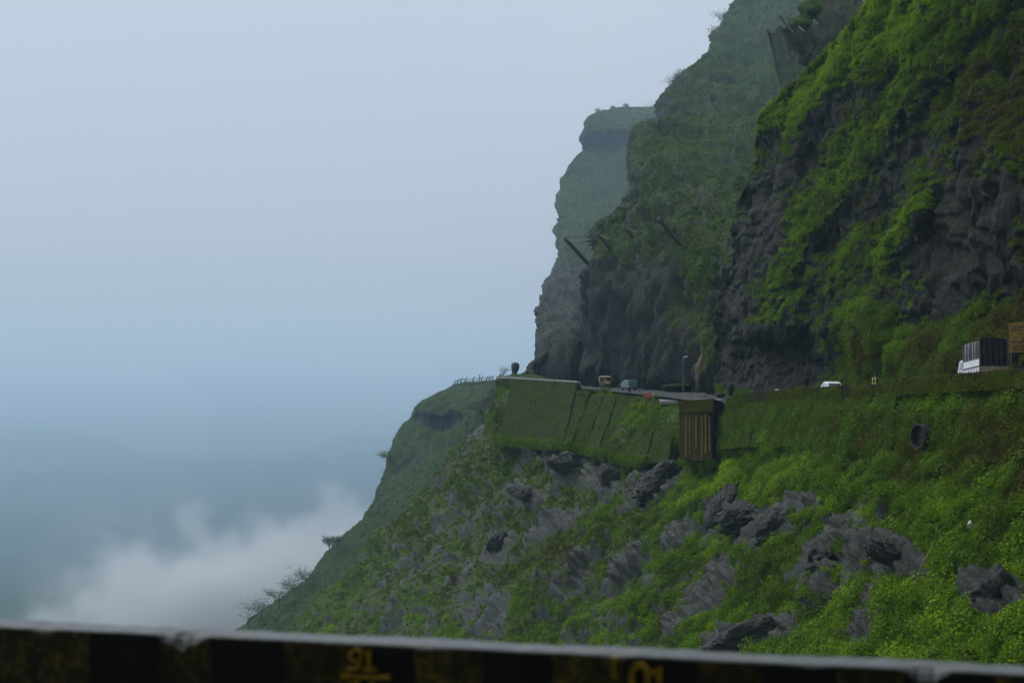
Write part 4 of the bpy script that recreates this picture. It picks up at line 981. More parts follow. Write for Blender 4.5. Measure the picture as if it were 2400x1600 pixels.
def hatchback(label):
    c = empty('hatchback_car', (0, 0, 0), label, 'car', 'white cars on the road behind the parapet')
    low = MB().prism([(0, .32), (.05, .85), (.35, .98), (3.0, .95), (3.75, .80), (3.85, .32)], -.82, .82, 'x').build('body', M['white'], c, bevel=.06)
    # cabin loft
    vs = []; fs = []
    secs = [(.04, .98, .70, .98), (.28, .98, .62, 1.48), (.75, .98, .60, 1.60), (1.7, .98, .60, 1.62), (2.35, .97, .58, 1.52), (3.15, .96, .66, .98)]
    for y_, z0, hw_, z1 in secs: vs += [(-.79, y_, z0), (-hw_, y_, z1), (hw_, y_, z1), (.79, y_, z0)]
    for i in range(len(secs) - 1):
        for k in range(3): fs.append((i * 4 + k, i * 4 + k + 1, i * 4 + k + 5, i * 4 + k + 4))
    MB().add(vs, fs).build('cabin', M['white'], c, bevel=.03)
    MB().slab([(-.60, .045, 1.02), (.60, .045, 1.02), (.53, .24, 1.43), (-.53, .24, 1.43)], .03).build('rear_window', M['glass'], c)
    MB().slab([(.62, 3.0, 1.05), (-.62, 3.0, 1.05), (-.56, 2.45, 1.47), (.56, 2.45, 1.47)], .03).build('windscreen', M['glass'], c)
    for sx in (-1, 1):
        for (y0, y1, t0, t1) in ((.38, 1.12, .50, 1.12), (1.2, 1.95, 1.2, 1.90), (2.02, 2.85, 2.0, 2.35)):
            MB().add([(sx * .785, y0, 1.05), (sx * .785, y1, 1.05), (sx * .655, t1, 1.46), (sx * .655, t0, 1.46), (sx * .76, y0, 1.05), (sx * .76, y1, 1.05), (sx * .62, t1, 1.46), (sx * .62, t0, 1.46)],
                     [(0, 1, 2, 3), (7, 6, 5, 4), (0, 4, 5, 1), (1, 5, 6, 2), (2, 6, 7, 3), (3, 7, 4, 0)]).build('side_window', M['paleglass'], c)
        MB().box((sx * .72, .03, .98), (.14, .08, .30)).build('tail_light', M['red'], c)
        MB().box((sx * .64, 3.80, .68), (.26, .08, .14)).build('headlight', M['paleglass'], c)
        MB().box((sx * .90, 2.75, 1.02), (.16, .10, .12)).build('mirror', M['white'], c)
        for y_ in (.72, 3.05):
            w_ = MB().tube([(sx * .66, y_, .30), (sx * .84, y_, .30)], .30, 14).build('wheel', M['tyre'], c)
            MB().tube([(sx * .84, y_, .30), (sx * .85, y_, .30)], .18, 10).build('rim', M['steel'], w_)
    MB().box((0, -.03, .45), (1.5, .12, .18)).build('bumper', M['white'], c, bevel=.02)
    MB().box((0, -.02, .72), (.5, .03, .12)).build('number_plate', M['cream'], c)
    return c
def rickshaw():
    c = empty('auto_rickshaw', (0, 0, 0), 'small black and yellow auto rickshaw with a pale roof on the misty road', 'auto rickshaw')
    MB().prism([(0, .30), (0, .90), (1.5, .90), (2.0, .95), (2.55, .55), (2.45, .30)], -.62, .62, 'x').build('body', M['dark_steel'], c, bevel=.05)
    MB().prism([(-.05, .92), (.05, 1.60), (.3, 1.78), (1.6, 1.80), (1.9, 1.66), (1.95, 1.6), (.35, 1.60), (.25, .92)], -.63, .63, 'x').build('hood', M['cream'], c, bevel=.03)
    for sx in (-1, 1):
        MB().tube([(sx * .58, 1.95, .95), (sx * .58, 1.75, 1.66)], .03, 6).build('pillar', M['cream'], c)
        MB().tube([(sx * .45, .45, .24), (sx * .60, .45, .24)], .24, 12).build('wheel', M['tyre'], c)
    MB().tube([(-.06, 2.4, .24), (.06, 2.4, .24)], .24, 12).build('wheel', M['tyre'], c)
    MB().slab([(.5, 2.02, .98), (-.5, 2.02, .98), (-.5, 1.85, 1.60), (.5, 1.85, 1.60)], .02).build('windscreen', M['glass'], c)
    MB().prism([(1.98, .50), (2.58, .50), (2.55, .80), (2.1, .98)], -.30, .30, 'x').build('nose', M['yellowpaint'], c, bevel=.04)
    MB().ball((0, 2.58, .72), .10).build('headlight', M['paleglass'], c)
    MB().box((.32, 2.2, 1.15), (.30, .03, .35)).build('side_flap', M['yellowpaint'], c)
    return c
def tempo():
    c = empty('tempo_van', (0, 0, 0), 'small faded teal tempo van seen from behind on the misty road', 'van')
    MB().box((0, 1.0, 1.02), (1.35, 2.0, 1.15)).build('cargo_box', M['teal'], c, bevel=.04)
    MB().prism([(2.02, .40), (3.1, .40), (3.15, .85), (2.8, 1.35), (2.02, 1.4)], -.62, .62, 'x').build('cab', M['teal'], c, bevel=.04)
    MB().prism([(2.86, .88), (3.14, .86), (2.84, 1.30), (2.80, 1.30)], -.56, .56, 'x').build('windscreen', M['glass'], c)
    for sx in (-1, 1):
        MB().box((sx * .34, -.03, 1.02), (.60, .04, 1.0)).build('rear_door', M['teal'], c, bevel=.01)
        MB().box((sx * .58, -.05, .52), (.14, .05, .10)).build('tail_light', M['red'], c)
        for y_ in (.5, 2.6): MB().tube([(sx * .48, y_, .26), (sx * .64, y_, .26)], .26, 12).build('wheel', M['tyre'], c)
    return c
def put(o, px, Y_, dz=0.0, head=(0, 1), pitch=0.0, zroad=None):
    X_ = (px - 1200) / F * Y_; z_ = (road_z(Y_) if zroad is None else zroad) + dz
    o.location = (X_, Y_, z_); o.rotation_euler = (pitch, 0, -math.atan2(head[0], head[1])); return o
put(truck(), 2331, 127.0, 0, (-.03, 1), math.radians(-3.6), zroad=-.02)
put(hatchback('white hatchback car driving away behind the brown parapet'), 1957, 165.0, 0, (-.06, 1), 0, zroad=-1.36)
put(hatchback('white car farther along the road with only its roof above the parapet'), 1838, 186.0, 0, (-.1, 1), 0, zroad=-2.2)
put(rickshaw(), 1412, 269.0, 0, (.35, -1), 0, zroad=-.50)
put(tempo(), 1483, 247.0, 0, (-.32, 1), 0, zroad=-.95)

# ------------------------------------------------------------------ sign, lamp post, plant on the parapet
sg_ = empty('warning_sign', P(2395, 862, 117), 'yellow warning board on a dark post at the right edge of the road', 'sign')
under(wall_panel('board', [W(2364, 757, 117), W(2450, 752, 116.2), W(2450, 822, 116.2), W(2366, 827, 117)], .05, M['signyellow'], sg_, 2, 0, 0, .0))
under(MB().box((P(2373, 845, 117.3)[0], 117.3, P(2373, 850, 117.3)[2]), (.20, .14, 2.2)).build('post', M['dark_steel'], sg_))
under(MB().box((P(2441, 845, 116.6)[0], 116.6, P(2441, 850, 116.6)[2]), (.20, .14, 2.2)).build('post', M['dark_steel'], sg_))
def signbar(px0, px1, py0, py1):
    Yf = lambda px: 117 - (px - 2364) / 86 * .8 - .03
    b = MB().slab([P(px0, py1, Yf(px0)), P(px1, py1, Yf(px1)), P(px1, py0, Yf(px1)), P(px0, py0, Yf(px0))], .012); return b
for (y_, segs) in ((766, ((2375, 2384), (2387, 2399), (2403, 2420), (2424, 2440))), (772.5, ((2370, 2383), (2386, 2394), (2398, 2412), (2416, 2436))), (801, ((2372, 2380), (2384, 2398), (2424, 2438))),
                   (812, ((2374, 2388), (2392, 2402), (2406, 2424), (2427, 2440))), (819, ((2376, 2384), (2388, 2400), (2404, 2418)))):
    b = MB()
    for a, c in segs:
        bb = signbar(a, c, y_ - 1.6, y_ + 1.6); b.add(bb.v, bb.f)
    under(b.build('lettering', M['signink'], sg_))
b = MB(); Yt = 116.55; b.slab([P(2391, 803, Yt), P(2421, 801, Yt - .28), P(2406, 782, Yt - .14)], .012); under(b.build('warning_triangle', M['signink'], sg_))
lp = empty('street_lamp', P(1601, 915, 238), 'thin grey street lamp at the foot of the misty cliff', 'street lamp')
under(MB().tube([P(1601, 918, 232), P(1601, 838, 232)], .075, 8, .05).build('pole', M['steel'], lp))
under(MB().tube([P(1601, 838, 232), P(1606, 835, 231.6)], .045, 6).build('arm', M['steel'], lp))
under(MB().box((P(1607, 835.5, 231.4)[0], 231.4, P(1607, 835.5, 231.4)[2]), (.55, .3, .12)).build('lamp_head', M['white'], lp))
def blades(n, L, w, spread, up, seed, nseg=3):
    rs = np.random.default_rng(seed); vs = []; fs = []
    for _ in range(n):
        a = rs.uniform(0, 2 * math.pi); l = L * rs.uniform(.6, 1.1); sp_ = spread * rs.uniform(.3, 1.0); b0 = rs.uniform(-.15, .15, 2)
        d = np.array([math.cos(a), math.sin(a)]); s_ = np.array([-d[1], d[0]]) * w / 2; n0 = len(vs)
        for k in range(nseg + 1):
            f = k / nseg; r = sp_ * f ** 1.3 * l; zz_ = l * (up * f - (1.0 * sp_) * .55 * f * f)
            q_ = b0 * L + d * r; ww = s_ * (1 - f * .9)
            vs += [(q_[0] - ww[0], q_[1] - ww[1], zz_), (q_[0] + ww[0], q_[1] + ww[1], zz_)]
        for k in range(nseg): fs.append((n0 + 2 * k, n0 + 2 * k + 1, n0 + 2 * k + 3, n0 + 2 * k + 2))
    return MB().add(vs, fs)
for px, lab in ((1968, 'clump of dry brown fronds on the parapet beside the white hatchback'), (1861, 'sparse dry brown weed on the parapet left of the white hatchback')):
    e_ = edge_at(px); y_ = np.interp(px, [p__[0] for p__ in ptop], [p__[1] for p__ in ptop])
    o = blades(46 if px > 1900 else 20, .62, .05, .95, .75, px).build('dry_weed', M['drygrass']); o.location = P(px, y_ + 3, e_[1] - .1); tag(o, lab, 'weed')

# ------------------------------------------------------------------ the statue, its terrace, railing, people
stt = empty('bust_statue', P(1207, 881, 302.5), 'big dark stone bust of a head on a low plinth at the far bend', 'statue')
k_ = 302.5 / F
vs = []; fs = []; n = 20
# head in profile looking to the left: rows of (height px above the base, left edge, right edge)
prof = [(0, -9, 7.5), (3, -8.6, 6.6), (6, -8.0, 5.4), (8, -7.0, 5.0), (10, -7.4, 6.0), (12, -8.2, 7.4), (13.5, -8.7, 8.2), (15, -8.2, 9.0), (17, -8.5, 9.6), (18.2, -9.6, 9.8), (19.5, -8.8, 10.0), (21.5, -8.7, 10.4), (24, -9.2, 10.4), (27, -8.9, 9.8), (29.5, -7.6, 8.2), (31.5, -5.2, 5.8), (32.6, -2, 2.6)]
base_z = P(0, 880, 302.5)[2]
for hpx, l_, r_ in prof:
    cx = (l_ + r_) / 2 * k_; rx_ = (r_ - l_) / 2 * k_; ry_ = rx_ * (.86 if hpx > 9 else .95)
    for q_ in range(n):
        a = 2 * math.pi * q_ / n; vs.append((cx + rx_ * math.cos(a), ry_ * math.sin(a), hpx * k_))
m = len(prof)
for i in range(m - 1):
    for q_ in range(n): fs.append((i * n + q_, i * n + (q_ + 1) % n, (i + 1) * n + (q_ + 1) % n, (i + 1) * n + q_))
fs += [tuple(range(n - 1, -1, -1)), tuple(range((m - 1) * n, m * n))]
MB().add(vs, fs).build('head', M['bronze'], stt, smooth=True)
MB().ball((.05, -.48, 1.42), (.13, .10, .24)).build('ear', M['bronze'], stt, smooth=True)
MB().box((-.05, 0, -.33), (2.6, 2.0, .66), taper=.94).build('plinth', M['mossy_far'], stt)
tag(lump('earth_mound', P(1225, 893, 301), (5.6, 3.4, 1.3), M['far'], 33, sub=4, rot=-.6, flat=.9, rough=.1), 'low grassy mound under the stone bust', 'mound')
# leafless and leafy trees
def tree(name, loc, hgt, spread, leaves, label, group=None, seed=0, leafmat=None, lean=0.0, bare=False, lsize=.22):
    rs = np.random.default_rng(seed); t = empty(name, loc, label, 'tree' if 'tree' in name else 'shrub', group)
    tr = MB(); tips_ = []
    th = hgt * (.42 if not bare else .5)
    tr.tube([(0, 0, -.4), (lean * th * .4, 0, th * .5), (lean * th, 0, th)], hgt * .035, 6, hgt * .02)
    tr.build('trunk', M['bark'], t)
    lb = MB()
    for i in range(9):
        a = rs.uniform(0, 2 * math.pi); r = spread * rs.uniform(.45, 1.0); z1 = hgt * rs.uniform(.6, .98) - .2 * r
        p0 = Vector((lean * th, 0, th * rs.uniform(.6, 1.0))); p1 = Vector((lean * hgt + r * math.cos(a), r * math.sin(a), z1)); pm = p0.lerp(p1, .5) + Vector((0, 0, .12 * hgt * rs.uniform(-.3, 1)))
        lb.tube([p0, pm, p1], hgt * .014, 4, hgt * .005, False); tips_ += [pm, p1]
        for _ in range(5):
            q_ = pm.lerp(p1, rs.uniform(0, 1)); d = Vector(rs.normal(size=3)) * spread * .28; d.z = abs(d.z) * .8
            lb.tube([q_, q_ + d * .5 + Vector((0, 0, .03)), q_ + d], hgt * .006, 3, hgt * .003, False); tips_.append(q_ + d)
    lb.build('limb', M['bark'], t)
    if leaves:
        b = MB(); per = max(1, leaves // len(tips_))
        for tp_ in tips_:
            for _ in range(per):
                c = tp_ + Vector(rs.normal(size=3)) * spread * .17; u_ = Vector(rs.normal(size=3)).normalized(); w_ = u_.orthogonal(); s_ = lsize * rs.uniform(.6, 1.3)
                b.add([c - u_ * s_ * .5, c + w_ * s_ * .4, c + u_ * s_ * .5, c - w_ * s_ * .4], [(0, 1, 2, 3)])
        b.build('crown', leafmat or M['treeleaf'], t)
    return t
tree('small_tree', P(1181, 886, 304), 1.9, 1.25, 260, 'small spreading bare tree beside the stone bust', seed=3, lsize=.10)
tree('bare_tree', P(582, 1472, 407), 4.6, 2.6, 0, 'leafless twiggy tree at the foot of the far spur', seed=5, bare=True)
spur = [(612, 1448, 4.2, 3.4, 'spreading bush lowest on the skyline of the far spur'), (655, 1420, 4.0, 2.8, 'tall leafy tree low on the skyline of the far spur'), (690, 1392, 3.4, 3.2, 'wide leafy tree above the lowest bushes of the far spur'), (718, 1368, 3.0, 2.4, 'dense bush where the far spur steepens'),
        (772, 1292, 3.2, 1.5, 'pair of thin shrubs sticking out halfway down the far spur'), (790, 1276, 2.0, 1.3, 'small round shrub halfway down the far spur'), (905, 1075, 1.6, 1.6, 'low shrub on the steep shoulder of the far spur')]
for i, (px, py_, hg, sp_, lab) in enumerate(spur):
    p_, n_ = surf_at('F', px, py_, 14); tree('skyline_shrub', P(px, py_ + 3, p_[1] - .5), hg * 1.2, sp_ * 1.2, 700, lab, 'shrubs along the far spur', seed=20 + i)
for i, (px, py_, hg, sp_, lab) in enumerate([(1583, 210, 2.6, 2.2, 'dark bush leaning out from the skyline of the middle cliff'), (1600, 196, 2.4, 1.8, 'second dark bush just above the leaning bush on the middle cliff'), (1672, 88, 2.2, 1.8, 'round dark bush on the middle cliff below the top corner'), (1694, 58, 2.6, 2.0, 'highest dark bush on the misty middle cliff')]):
    p_, n_ = surf_at('B', px, py_, 14); tree('skyline_shrub', P(px, py_ + 5, p_[1]), hg * 1.3, sp_ * 1.3, 600, lab, 'bushes on the skyline of the middle cliff', seed=40 + i)
for i, (px, py_, hg, sp_, lab) in enumerate([(1468, 257, 1.5, .75, 'lone upright shrub on the flat top of the far headland'), (1436, 258, .9, .6, 'tiny shrub left of the lone shrub on the headland'), (1405, 264, .7, 1.0, 'low bush where the headland top rounds down'), (1530, 255, .9, 2.2, 'low wide thicket on the headland next to the middle cliff')]):
    p_, n_ = surf_at('A', px, py_ + 3, 14); tree('headland_shrub', P(px, py_ + 1, p_[1]), hg * 1.6, sp_ * 1.5, 300, lab, 'shrubs on the headland top', seed=60 + i)
p_, n_ = surf_at('E', 1128, 965, 18)
tree('dark_shrub', P(1130, 985, 294), 3.8, 2.6, 420, 'dark twiggy shrub below the left end of the tall retaining wall', seed=71, lsize=.2)

rl = empty('railing', P(1110, 902, 336), 'row of leaning railing posts with thin rails on the grassy spur', 'railing')
RP = [(1063, 909, .45), (1071, 906, .5), (1079, 904, .4), (1090, 902, .35), (1108, 901, .3), (1123, 900, .05), (1128, 900, .2), (1139, 900, .4), (1146, 899, .35), (1153, 898, .3)]
for px, py_, ln_ in RP:
    c = Vector(P(px, py_ - 6, 424)); h_ = 1.15 if px != 1123 else 1.6
    under(MB().tube([c + Vector((0, 0, -.3)), c + Vector((ln_ * .35, 0, h_ * .6)), c + Vector((ln_ * .9, 0, h_)), c + Vector((ln_ * .9 + .30, 0, h_ + .02))], .13, 5).build('post', M['dark_steel'], rl))
b = MB()
for dz_ in (.4, .85): b.tube([Vector(P(px, py_ - 6, 424)) + Vector((ln_ * .55 * (dz_ / .7), 0, dz_)) for px, py_, ln_ in RP], .06, 4)
under(b.build('rail', M['dark_steel'], rl))

def person_mesh():
    """one continuous standing body grown from a skeleton with a skin modifier"""
    J = [(0, 0, .92), (0, 0, 1.12), (0, 0, 1.36), (0, 0, 1.50), (0, -.02, 1.62), (0, 0, 1.74),
         (-.19, 0, 1.40), (-.27, .02, 1.12), (-.25, -.10, .90), (.19, 0, 1.40), (.27, .02, 1.12), (.24, -.08, .88),
         (-.10, 0, .86), (-.11, -.01, .48), (-.12, .02, .06), (-.12, -.12, .03), (.10, 0, .86), (.11, -.01, .48), (.12, .02, .06), (.12, -.12, .03)]
    E_ = [(0, 1), (1, 2), (2, 3), (3, 4), (4, 5), (2, 6), (6, 7), (7, 8), (2, 9), (9, 10), (10, 11), (0, 12), (12, 13), (13, 14), (14, 15), (0, 16), (16, 17), (17, 18), (18, 19)]
    Rr = [.16, .15, .17, .065, .10, .085, .075, .055, .04, .075, .055, .04, .11, .075, .05, .04, .11, .075, .05, .04]
    me = bpy.data.meshes.new('person'); me.from_pydata(J, E_, []); return me, Rr
pm, Rr = person_mesh()
def person(loc, rz, shirt, trousers, label, group, pose=0.0):
    o = bpy.data.objects.new('person', pm.copy()); COL.objects.link(o); o.location = loc; o.rotation_euler = (0, 0, rz)
    md = o.modifiers.new('skin', 'SKIN'); md.use_smooth_shade = True
    if not o.data.skin_vertices: 
        bm = bmesh.new(); bm.from_mesh(o.data); bm.verts.layers.skin.verify(); bm.to_mesh(o.data); bm.free()
    for v, r in zip(o.data.skin_vertices[0].data, Rr): v.radius = (r, r * .8)
    o.data.skin_vertices[0].data[0].use_root = True
    o.modifiers.new('sub', 'SUBSURF').levels = 1
    o.data.materials.append(M['skin']); tag(o, label, 'person', group)
    vs = []; fs = []; rows = [(.86, .21, .15), (1.0, .205, .15), (1.2, .22, .16), (1.36, .24, .16), (1.45, .16, .12), (1.49, .09, .09)]; n = 12
    for z_, a, c in rows: vs += [(a * math.cos(2 * math.pi * k / n), c * math.sin(2 * math.pi * k / n), z_) for k in range(n)]
    for i in range(len(rows) - 1):
        for k in range(n): fs.append((i * n + k, i * n + (k + 1) % n, (i + 1) * n + (k + 1) % n, (i + 1) * n + k))
    b = MB().add(vs, fs)
    for s_ in (-1, 1): b.tube([(s_ * .17, 0, 1.40), (s_ * .25, .01, 1.18), (s_ * .275, .01, 1.02)], .088, 8, .07)
    b.build('shirt', shirt, o, smooth=True)
    b = MB()
    for s_ in (-1, 1): b.tube([(s_ * .09, 0, .95), (s_ * .11, -.01, .5), (s_ * .12, .02, .10)], .125, 8, .085)
    b.build('trousers', trousers, o, smooth=True)
    MB().ball((0, .02, 1.72), (.105, .12, .10), 10, 6).build('hair', M['cloth_dark'], o, smooth=True)
    return o
gpl = 'people standing along the railing on the far spur'
for px, py_, rz, sh, tr_, lab in [(1101, 908, .4, 'cloth_red', 'cloth_dark', 'person in a red shirt at the railing on the grassy spur'), (1112, 907, -.5, 'cloth_dark', 'cloth_dark', 'person in dark clothes left of the person in a blue shirt'),
                                  (1118, 907, .2, 'cloth_blue', 'cloth_dark', 'person in a blue shirt at the middle of the railing'), (1159, 904, 1.2, 'cloth_pale', 'cloth_dark', 'person in a pale shirt at the railing end by the tall wall'), (1163, 905, .1, 'cloth_red', 'cloth_blue', 'person in red and blue beside the end of the tall wall')]:
    person(P(px, py_ + 1, 424), rz, M[sh], M[tr_], lab, gpl)
for px, rz, sh, lab in ((1173, .3, 'cloth_red', 'person in a red shirt under the small spreading tree'), (1178, -1.0, 'cloth_pale', 'person in a pale shirt under the small spreading tree')):
    person(P(px, 896.5, 305), rz, M[sh], M['cloth_dark'], lab, 'people under the small tree')
person(P(1475, 931, 236), 1.0, M['cloth_dark'], M['cloth_dark'], 'person in dark clothes standing behind the pleated wall near the tempo van', None)
# worker behind the parapet: dark clothes, yellow reflective bands
e_ = edge_at(2050)
wp = person((P(2050, 0, e_[1] + 1.1)[0], e_[1] + 1.1, P(2050, 901, e_[1])[2] - .88), -.5, M['cloth_dark'], M['cloth_dark'], 'person in dark clothes with bright yellow reflective bands behind the parapet', None)
b = MB()
for sx in (-1, 1): b.tube([(sx * .12, -.17, .90), (sx * .13, -.185, 1.15), (sx * .12, -.185, 1.34), (sx * .10, -.14, 1.45)], .034, 5)
b.tube([(-.15, -.18, .98), (0, -.195, .97), (.15, -.18, .98)], .03, 5); b.tube([(.02, -.19, 1.32), (.12, -.18, 1.36)], .03, 5)
b.build('reflective_band', M['hivis'], wp)

# ------------------------------------------------------------------ birds
def bird(loc, s, rz, label):
    o = MB().add([(0, -.22, 0), (.05, 0, .03), (0, .20, .01), (-.05, 0, .03), (0, 0, -.04), (.28, .05, .14), (.55, -.06, .06), (.25, -.08, .13), (-.28, .05, .14), (-.55, -.06, .06), (-.25, -.08, .13)],
                 [(0, 4, 1), (1, 4, 2), (2, 4, 3), (3, 4, 0), (0, 1, 3), (1, 2, 3), (1, 5, 7), (5, 6, 7), (3, 10, 8), (8, 10, 9)]).build('bird', M['bird'])
    o.location = loc; o.scale = (s, s, s); o.rotation_euler = (.2, .1, rz); return tag(o, label, 'bird', 'birds over the gorge')
bird(P(445, 697, 230), .55, .5, 'tiny bird highest and farthest left in the misty sky')
bird(P(730, 787, 230), .7, -.4, 'tiny bird in the middle of the misty sky')
bird(P(1071, 844, 230), .7, 1.1, 'tiny bird in the mist just left of the stone bust')


# ------------------------------------------------------------------ ground cover, scattered by geometry nodes
def proto(name, mb, mat):
    me = bpy.data.meshes.new(name); me.from_pydata([tuple(v) for v in mb.v], [], mb.f); me.materials.append(mat)
    return bpy.data.objects.new(name, me)                              # not linked: only instanced
def leafy(seed, n=70, flat=.6, leaf=.17):
    rs = np.random.default_rng(seed); b = MB()
    for _ in range(n):
        d = rs.normal(size=3); d[2] = abs(d[2]) * .9 + .05; d /= np.linalg.norm(d)
        r = .5 * rs.uniform(.55, 1.05); c = Vector((d[0] * r, d[1] * r, d[2] * r * flat * 1.6))
        nrm_ = (Vector(d) + Vector(rs.normal(size=3)) * .55).normalized(); u_ = nrm_.orthogonal().normalized(); w_ = nrm_.cross(u_)
        a = rs.uniform(0, 6.28); u2 = u_ * math.cos(a) + w_ * math.sin(a); w2 = nrm_.cross(u2); s_ = leaf * rs.uniform(.6, 1.25)
        b.add([c - u2 * s_ * .6, c + w2 * s_ * .36, c + u2 * s_ * .6 - nrm_ * s_ * .15, c - w2 * s_ * .36], [(0, 1, 2, 3)])
    return b
def ferny(seed, n=16):
    rs = np.random.default_rng(seed); b = MB()
    for _ in range(n):
        a = rs.uniform(0, 6.28); l = rs.uniform(.45, .75); d = Vector((math.cos(a), math.sin(a), 0)); s_ = Vector((-d.y, d.x, 0)); up = rs.uniform(.5, 1.2); out_ = rs.uniform(.5, 1.0)
        def at(f): return d * (out_ * l * f) + Vector((0, 0, l * (up * f - .75 * f * f)))
        for k in range(5):
            f = .25 + .17 * k; p0 = at(f); w_ = .13 * (1.15 - f)
            for sg in (-1, 1):
                e_ = p0 + s_ * sg * w_ + d * .04 - Vector((0, 0, .02)); b.add([at(f - .06), at(f + .06), e_], [(0, 1, 2)])
    return b
def grassy(seed, n=46):
    return blades(n, .55, .035, .75, .95, seed, 2)
PRO = {k: proto(*v) for k, v in {
    'leafy0': ('leafy_tuft', leafy(1, 110, .6, .115), M['leaf']), 'leafy1': ('leafy_tuft', leafy(2, 100, .5, .13), M['leaf']), 'fern0': ('fern_tuft', ferny(3), M['leaf']), 'fern1': ('fern_tuft', ferny(4, 20), M['leaf']), 'grass0': ('grass_tuft', grassy(5), M['leaf']), 'grass1': ('grass_tuft', grassy(6, 36), M['leaf']),
    'bush0': ('dense_bush', leafy(21, 240, .75, .075), M['leaf']), 'bush1': ('dense_bush', leafy(22, 220, .6, .08), M['leaf']),
    'fleafy': ('far_leafy_tuft', leafy(7, 44, .55, .22), M['farleaf']), 'fgrass': ('far_grass_tuft', blades(40, .42, .05, .7, .9, 8, 2), M['farleaf'])}.items()}
def scatter(name, label, surf, protos, n, smin, smax, thr=.45, upmix=.5, seed=0, lift=0.0, tone_add=0.0, mask=None, clump=None, near_bias=1.0):
    rs = np.random.default_rng(seed); parts = []
    for sf in (surf if isinstance(surf, list) else [surf]):
        G, Nn, cov, tone = SURF[sf]
        a = G[:-1, :-1]; b_ = G[1:, :-1]; c = G[1:, 1:]; d = G[:-1, 1:]
        area = np.linalg.norm(np.cross(b_ - a, d - a), axis=2); cen = (a + c) / 2; nn_ = (Nn[:-1, :-1] + Nn[1:, 1:]) / 2
        parts.append([x.reshape(-1, *x.shape[2:]) for x in (a, b_, c, d, area, cen, nn_, (cov[:-1, :-1] + cov[1:, 1:]) / 2, tone[:-1, :-1])])
    a, b_, c, d, area, cen, nn_, cv, tone = [np.concatenate(q_) for q_ in zip(*parts)]
    vis = (nn_ * cen).sum(1) / np.linalg.norm(cen, axis=1) < .22
    qx, qy = proj(cen); vis &= (cen[..., 1] > 20) & (qx > -120) & (qx < 2560) & (qy > -150) & (qy < 1660)
    w = area * vis * np.clip((cv - thr) / (1 - thr), 0, 1) ** .6
    w = w * (100 / np.maximum(cen[..., 1], 40)) ** near_bias
    if mask is not None: w = w * mask(qx, qy, cen)
    if clump: w = w * np.clip(.35 + 1.6 * perlin(cen / clump) + .5, .06, 2)
    i = rs.choice(len(w), size=n, p=w / w.sum())
    u_, v_ = rs.random((2, n, 1))
    pos = (a[i] * (1 - u_) + b_[i] * u_) * (1 - v_) + (d[i] * (1 - u_) + c[i] * u_) * v_
    no = nn_[i]; no = no / np.linalg.norm(no, axis=1)[:, None]; no = no * (1 - upmix) + np.array([0, 0, 1.0]) * upmix; no /= np.linalg.norm(no, axis=1)[:, None]
    pos = pos - no * .04 + no * lift
    sc = rs.uniform(smin, smax, n) * (.75 + .5 * rs.random(n)) * (1 + .35 * perlin(pos / 2.6))
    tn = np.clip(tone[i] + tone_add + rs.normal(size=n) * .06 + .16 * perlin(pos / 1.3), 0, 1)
    me = bpy.data.meshes.new(name); me.vertices.add(n); me.vertices.foreach_set('co', pos.astype(np.float32).ravel())
    for nm, ty, val in (('nrm', 'FLOAT_VECTOR', no), ('scl', 'FLOAT', sc), ('spin', 'FLOAT', rs.uniform(0, 6.283, n)), ('tint', 'FLOAT', tn)):
        at = me.attributes.new(nm, ty, 'POINT'); at.data.foreach_set('vector' if ty == 'FLOAT_VECTOR' else 'value', np.asarray(val, np.float32).ravel())
    at = me.attributes.new('pick', 'INT', 'POINT'); at.data.foreach_set('value', rs.integers(0, len(protos), n).astype(np.int32))
    o = bpy.data.objects.new(name, me); COL.objects.link(o)
    ng = bpy.data.node_groups.new(name, 'GeometryNodeTree')
    ng.interface.new_socket('Geometry', in_out='INPUT', socket_type='NodeSocketGeometry'); ng.interface.new_socket('Geometry', in_out='OUTPUT', socket_type='NodeSocketGeometry')
    gi = ng.nodes.new('NodeGroupInput'); go = ng.nodes.new('NodeGroupOutput'); iop = ng.nodes.new('GeometryNodeInstanceOnPoints')
    m2p = ng.nodes.new('GeometryNodeMeshToPoints'); jn = ng.nodes.new('GeometryNodeJoinGeometry')
    for pr in protos:
        oi = ng.nodes.new('GeometryNodeObjectInfo'); oi.inputs['Object'].default_value = PRO[pr]; oi.inputs['As Instance'].default_value = True
        ng.links.new(oi.outputs['Geometry'], jn.inputs[0])
    def attr(nm, ty):
        a_ = ng.nodes.new('GeometryNodeInputNamedAttribute'); a_.data_type = ty; a_.inputs['Name'].default_value = nm
        return [s_ for s_ in a_.outputs if s_.enabled and s_.name == 'Attribute'][0]
    al = ng.nodes.new('FunctionNodeAlignRotationToVector'); al.axis = 'Z'; ng.links.new(attr('nrm', 'FLOAT_VECTOR'), al.inputs['Vector'])
    rr_ = ng.nodes.new('FunctionNodeRotateRotation'); rr_.rotation_space = 'LOCAL'
    ng.links.new(al.outputs[0], rr_.inputs[0])
    ar = ng.nodes.new('FunctionNodeAxisAngleToRotation'); ar.inputs['Axis'].default_value = (0, 0, 1); ng.links.new(attr('spin', 'FLOAT'), ar.inputs['Angle'])
    ng.links.new(ar.outputs[0], rr_.inputs[1])
    ng.links.new(gi.outputs[0], m2p.inputs[0]); ng.links.new(m2p.outputs[0], iop.inputs['Points']); ng.links.new(jn.outputs[0], iop.inputs['Instance'])
    iop.inputs['Pick Instance'].default_value = True; ng.links.new(attr('pick', 'INT'), iop.inputs['Instance Index'])
    ng.links.new(rr_.outputs[0], iop.inputs['Rotation']); ng.links.new(attr('scl', 'FLOAT'), iop.inputs['Scale'])
    ng.links.new(iop.outputs[0], go.inputs[0])
    o.modifiers.new('scatter', 'NODES').node_group = ng
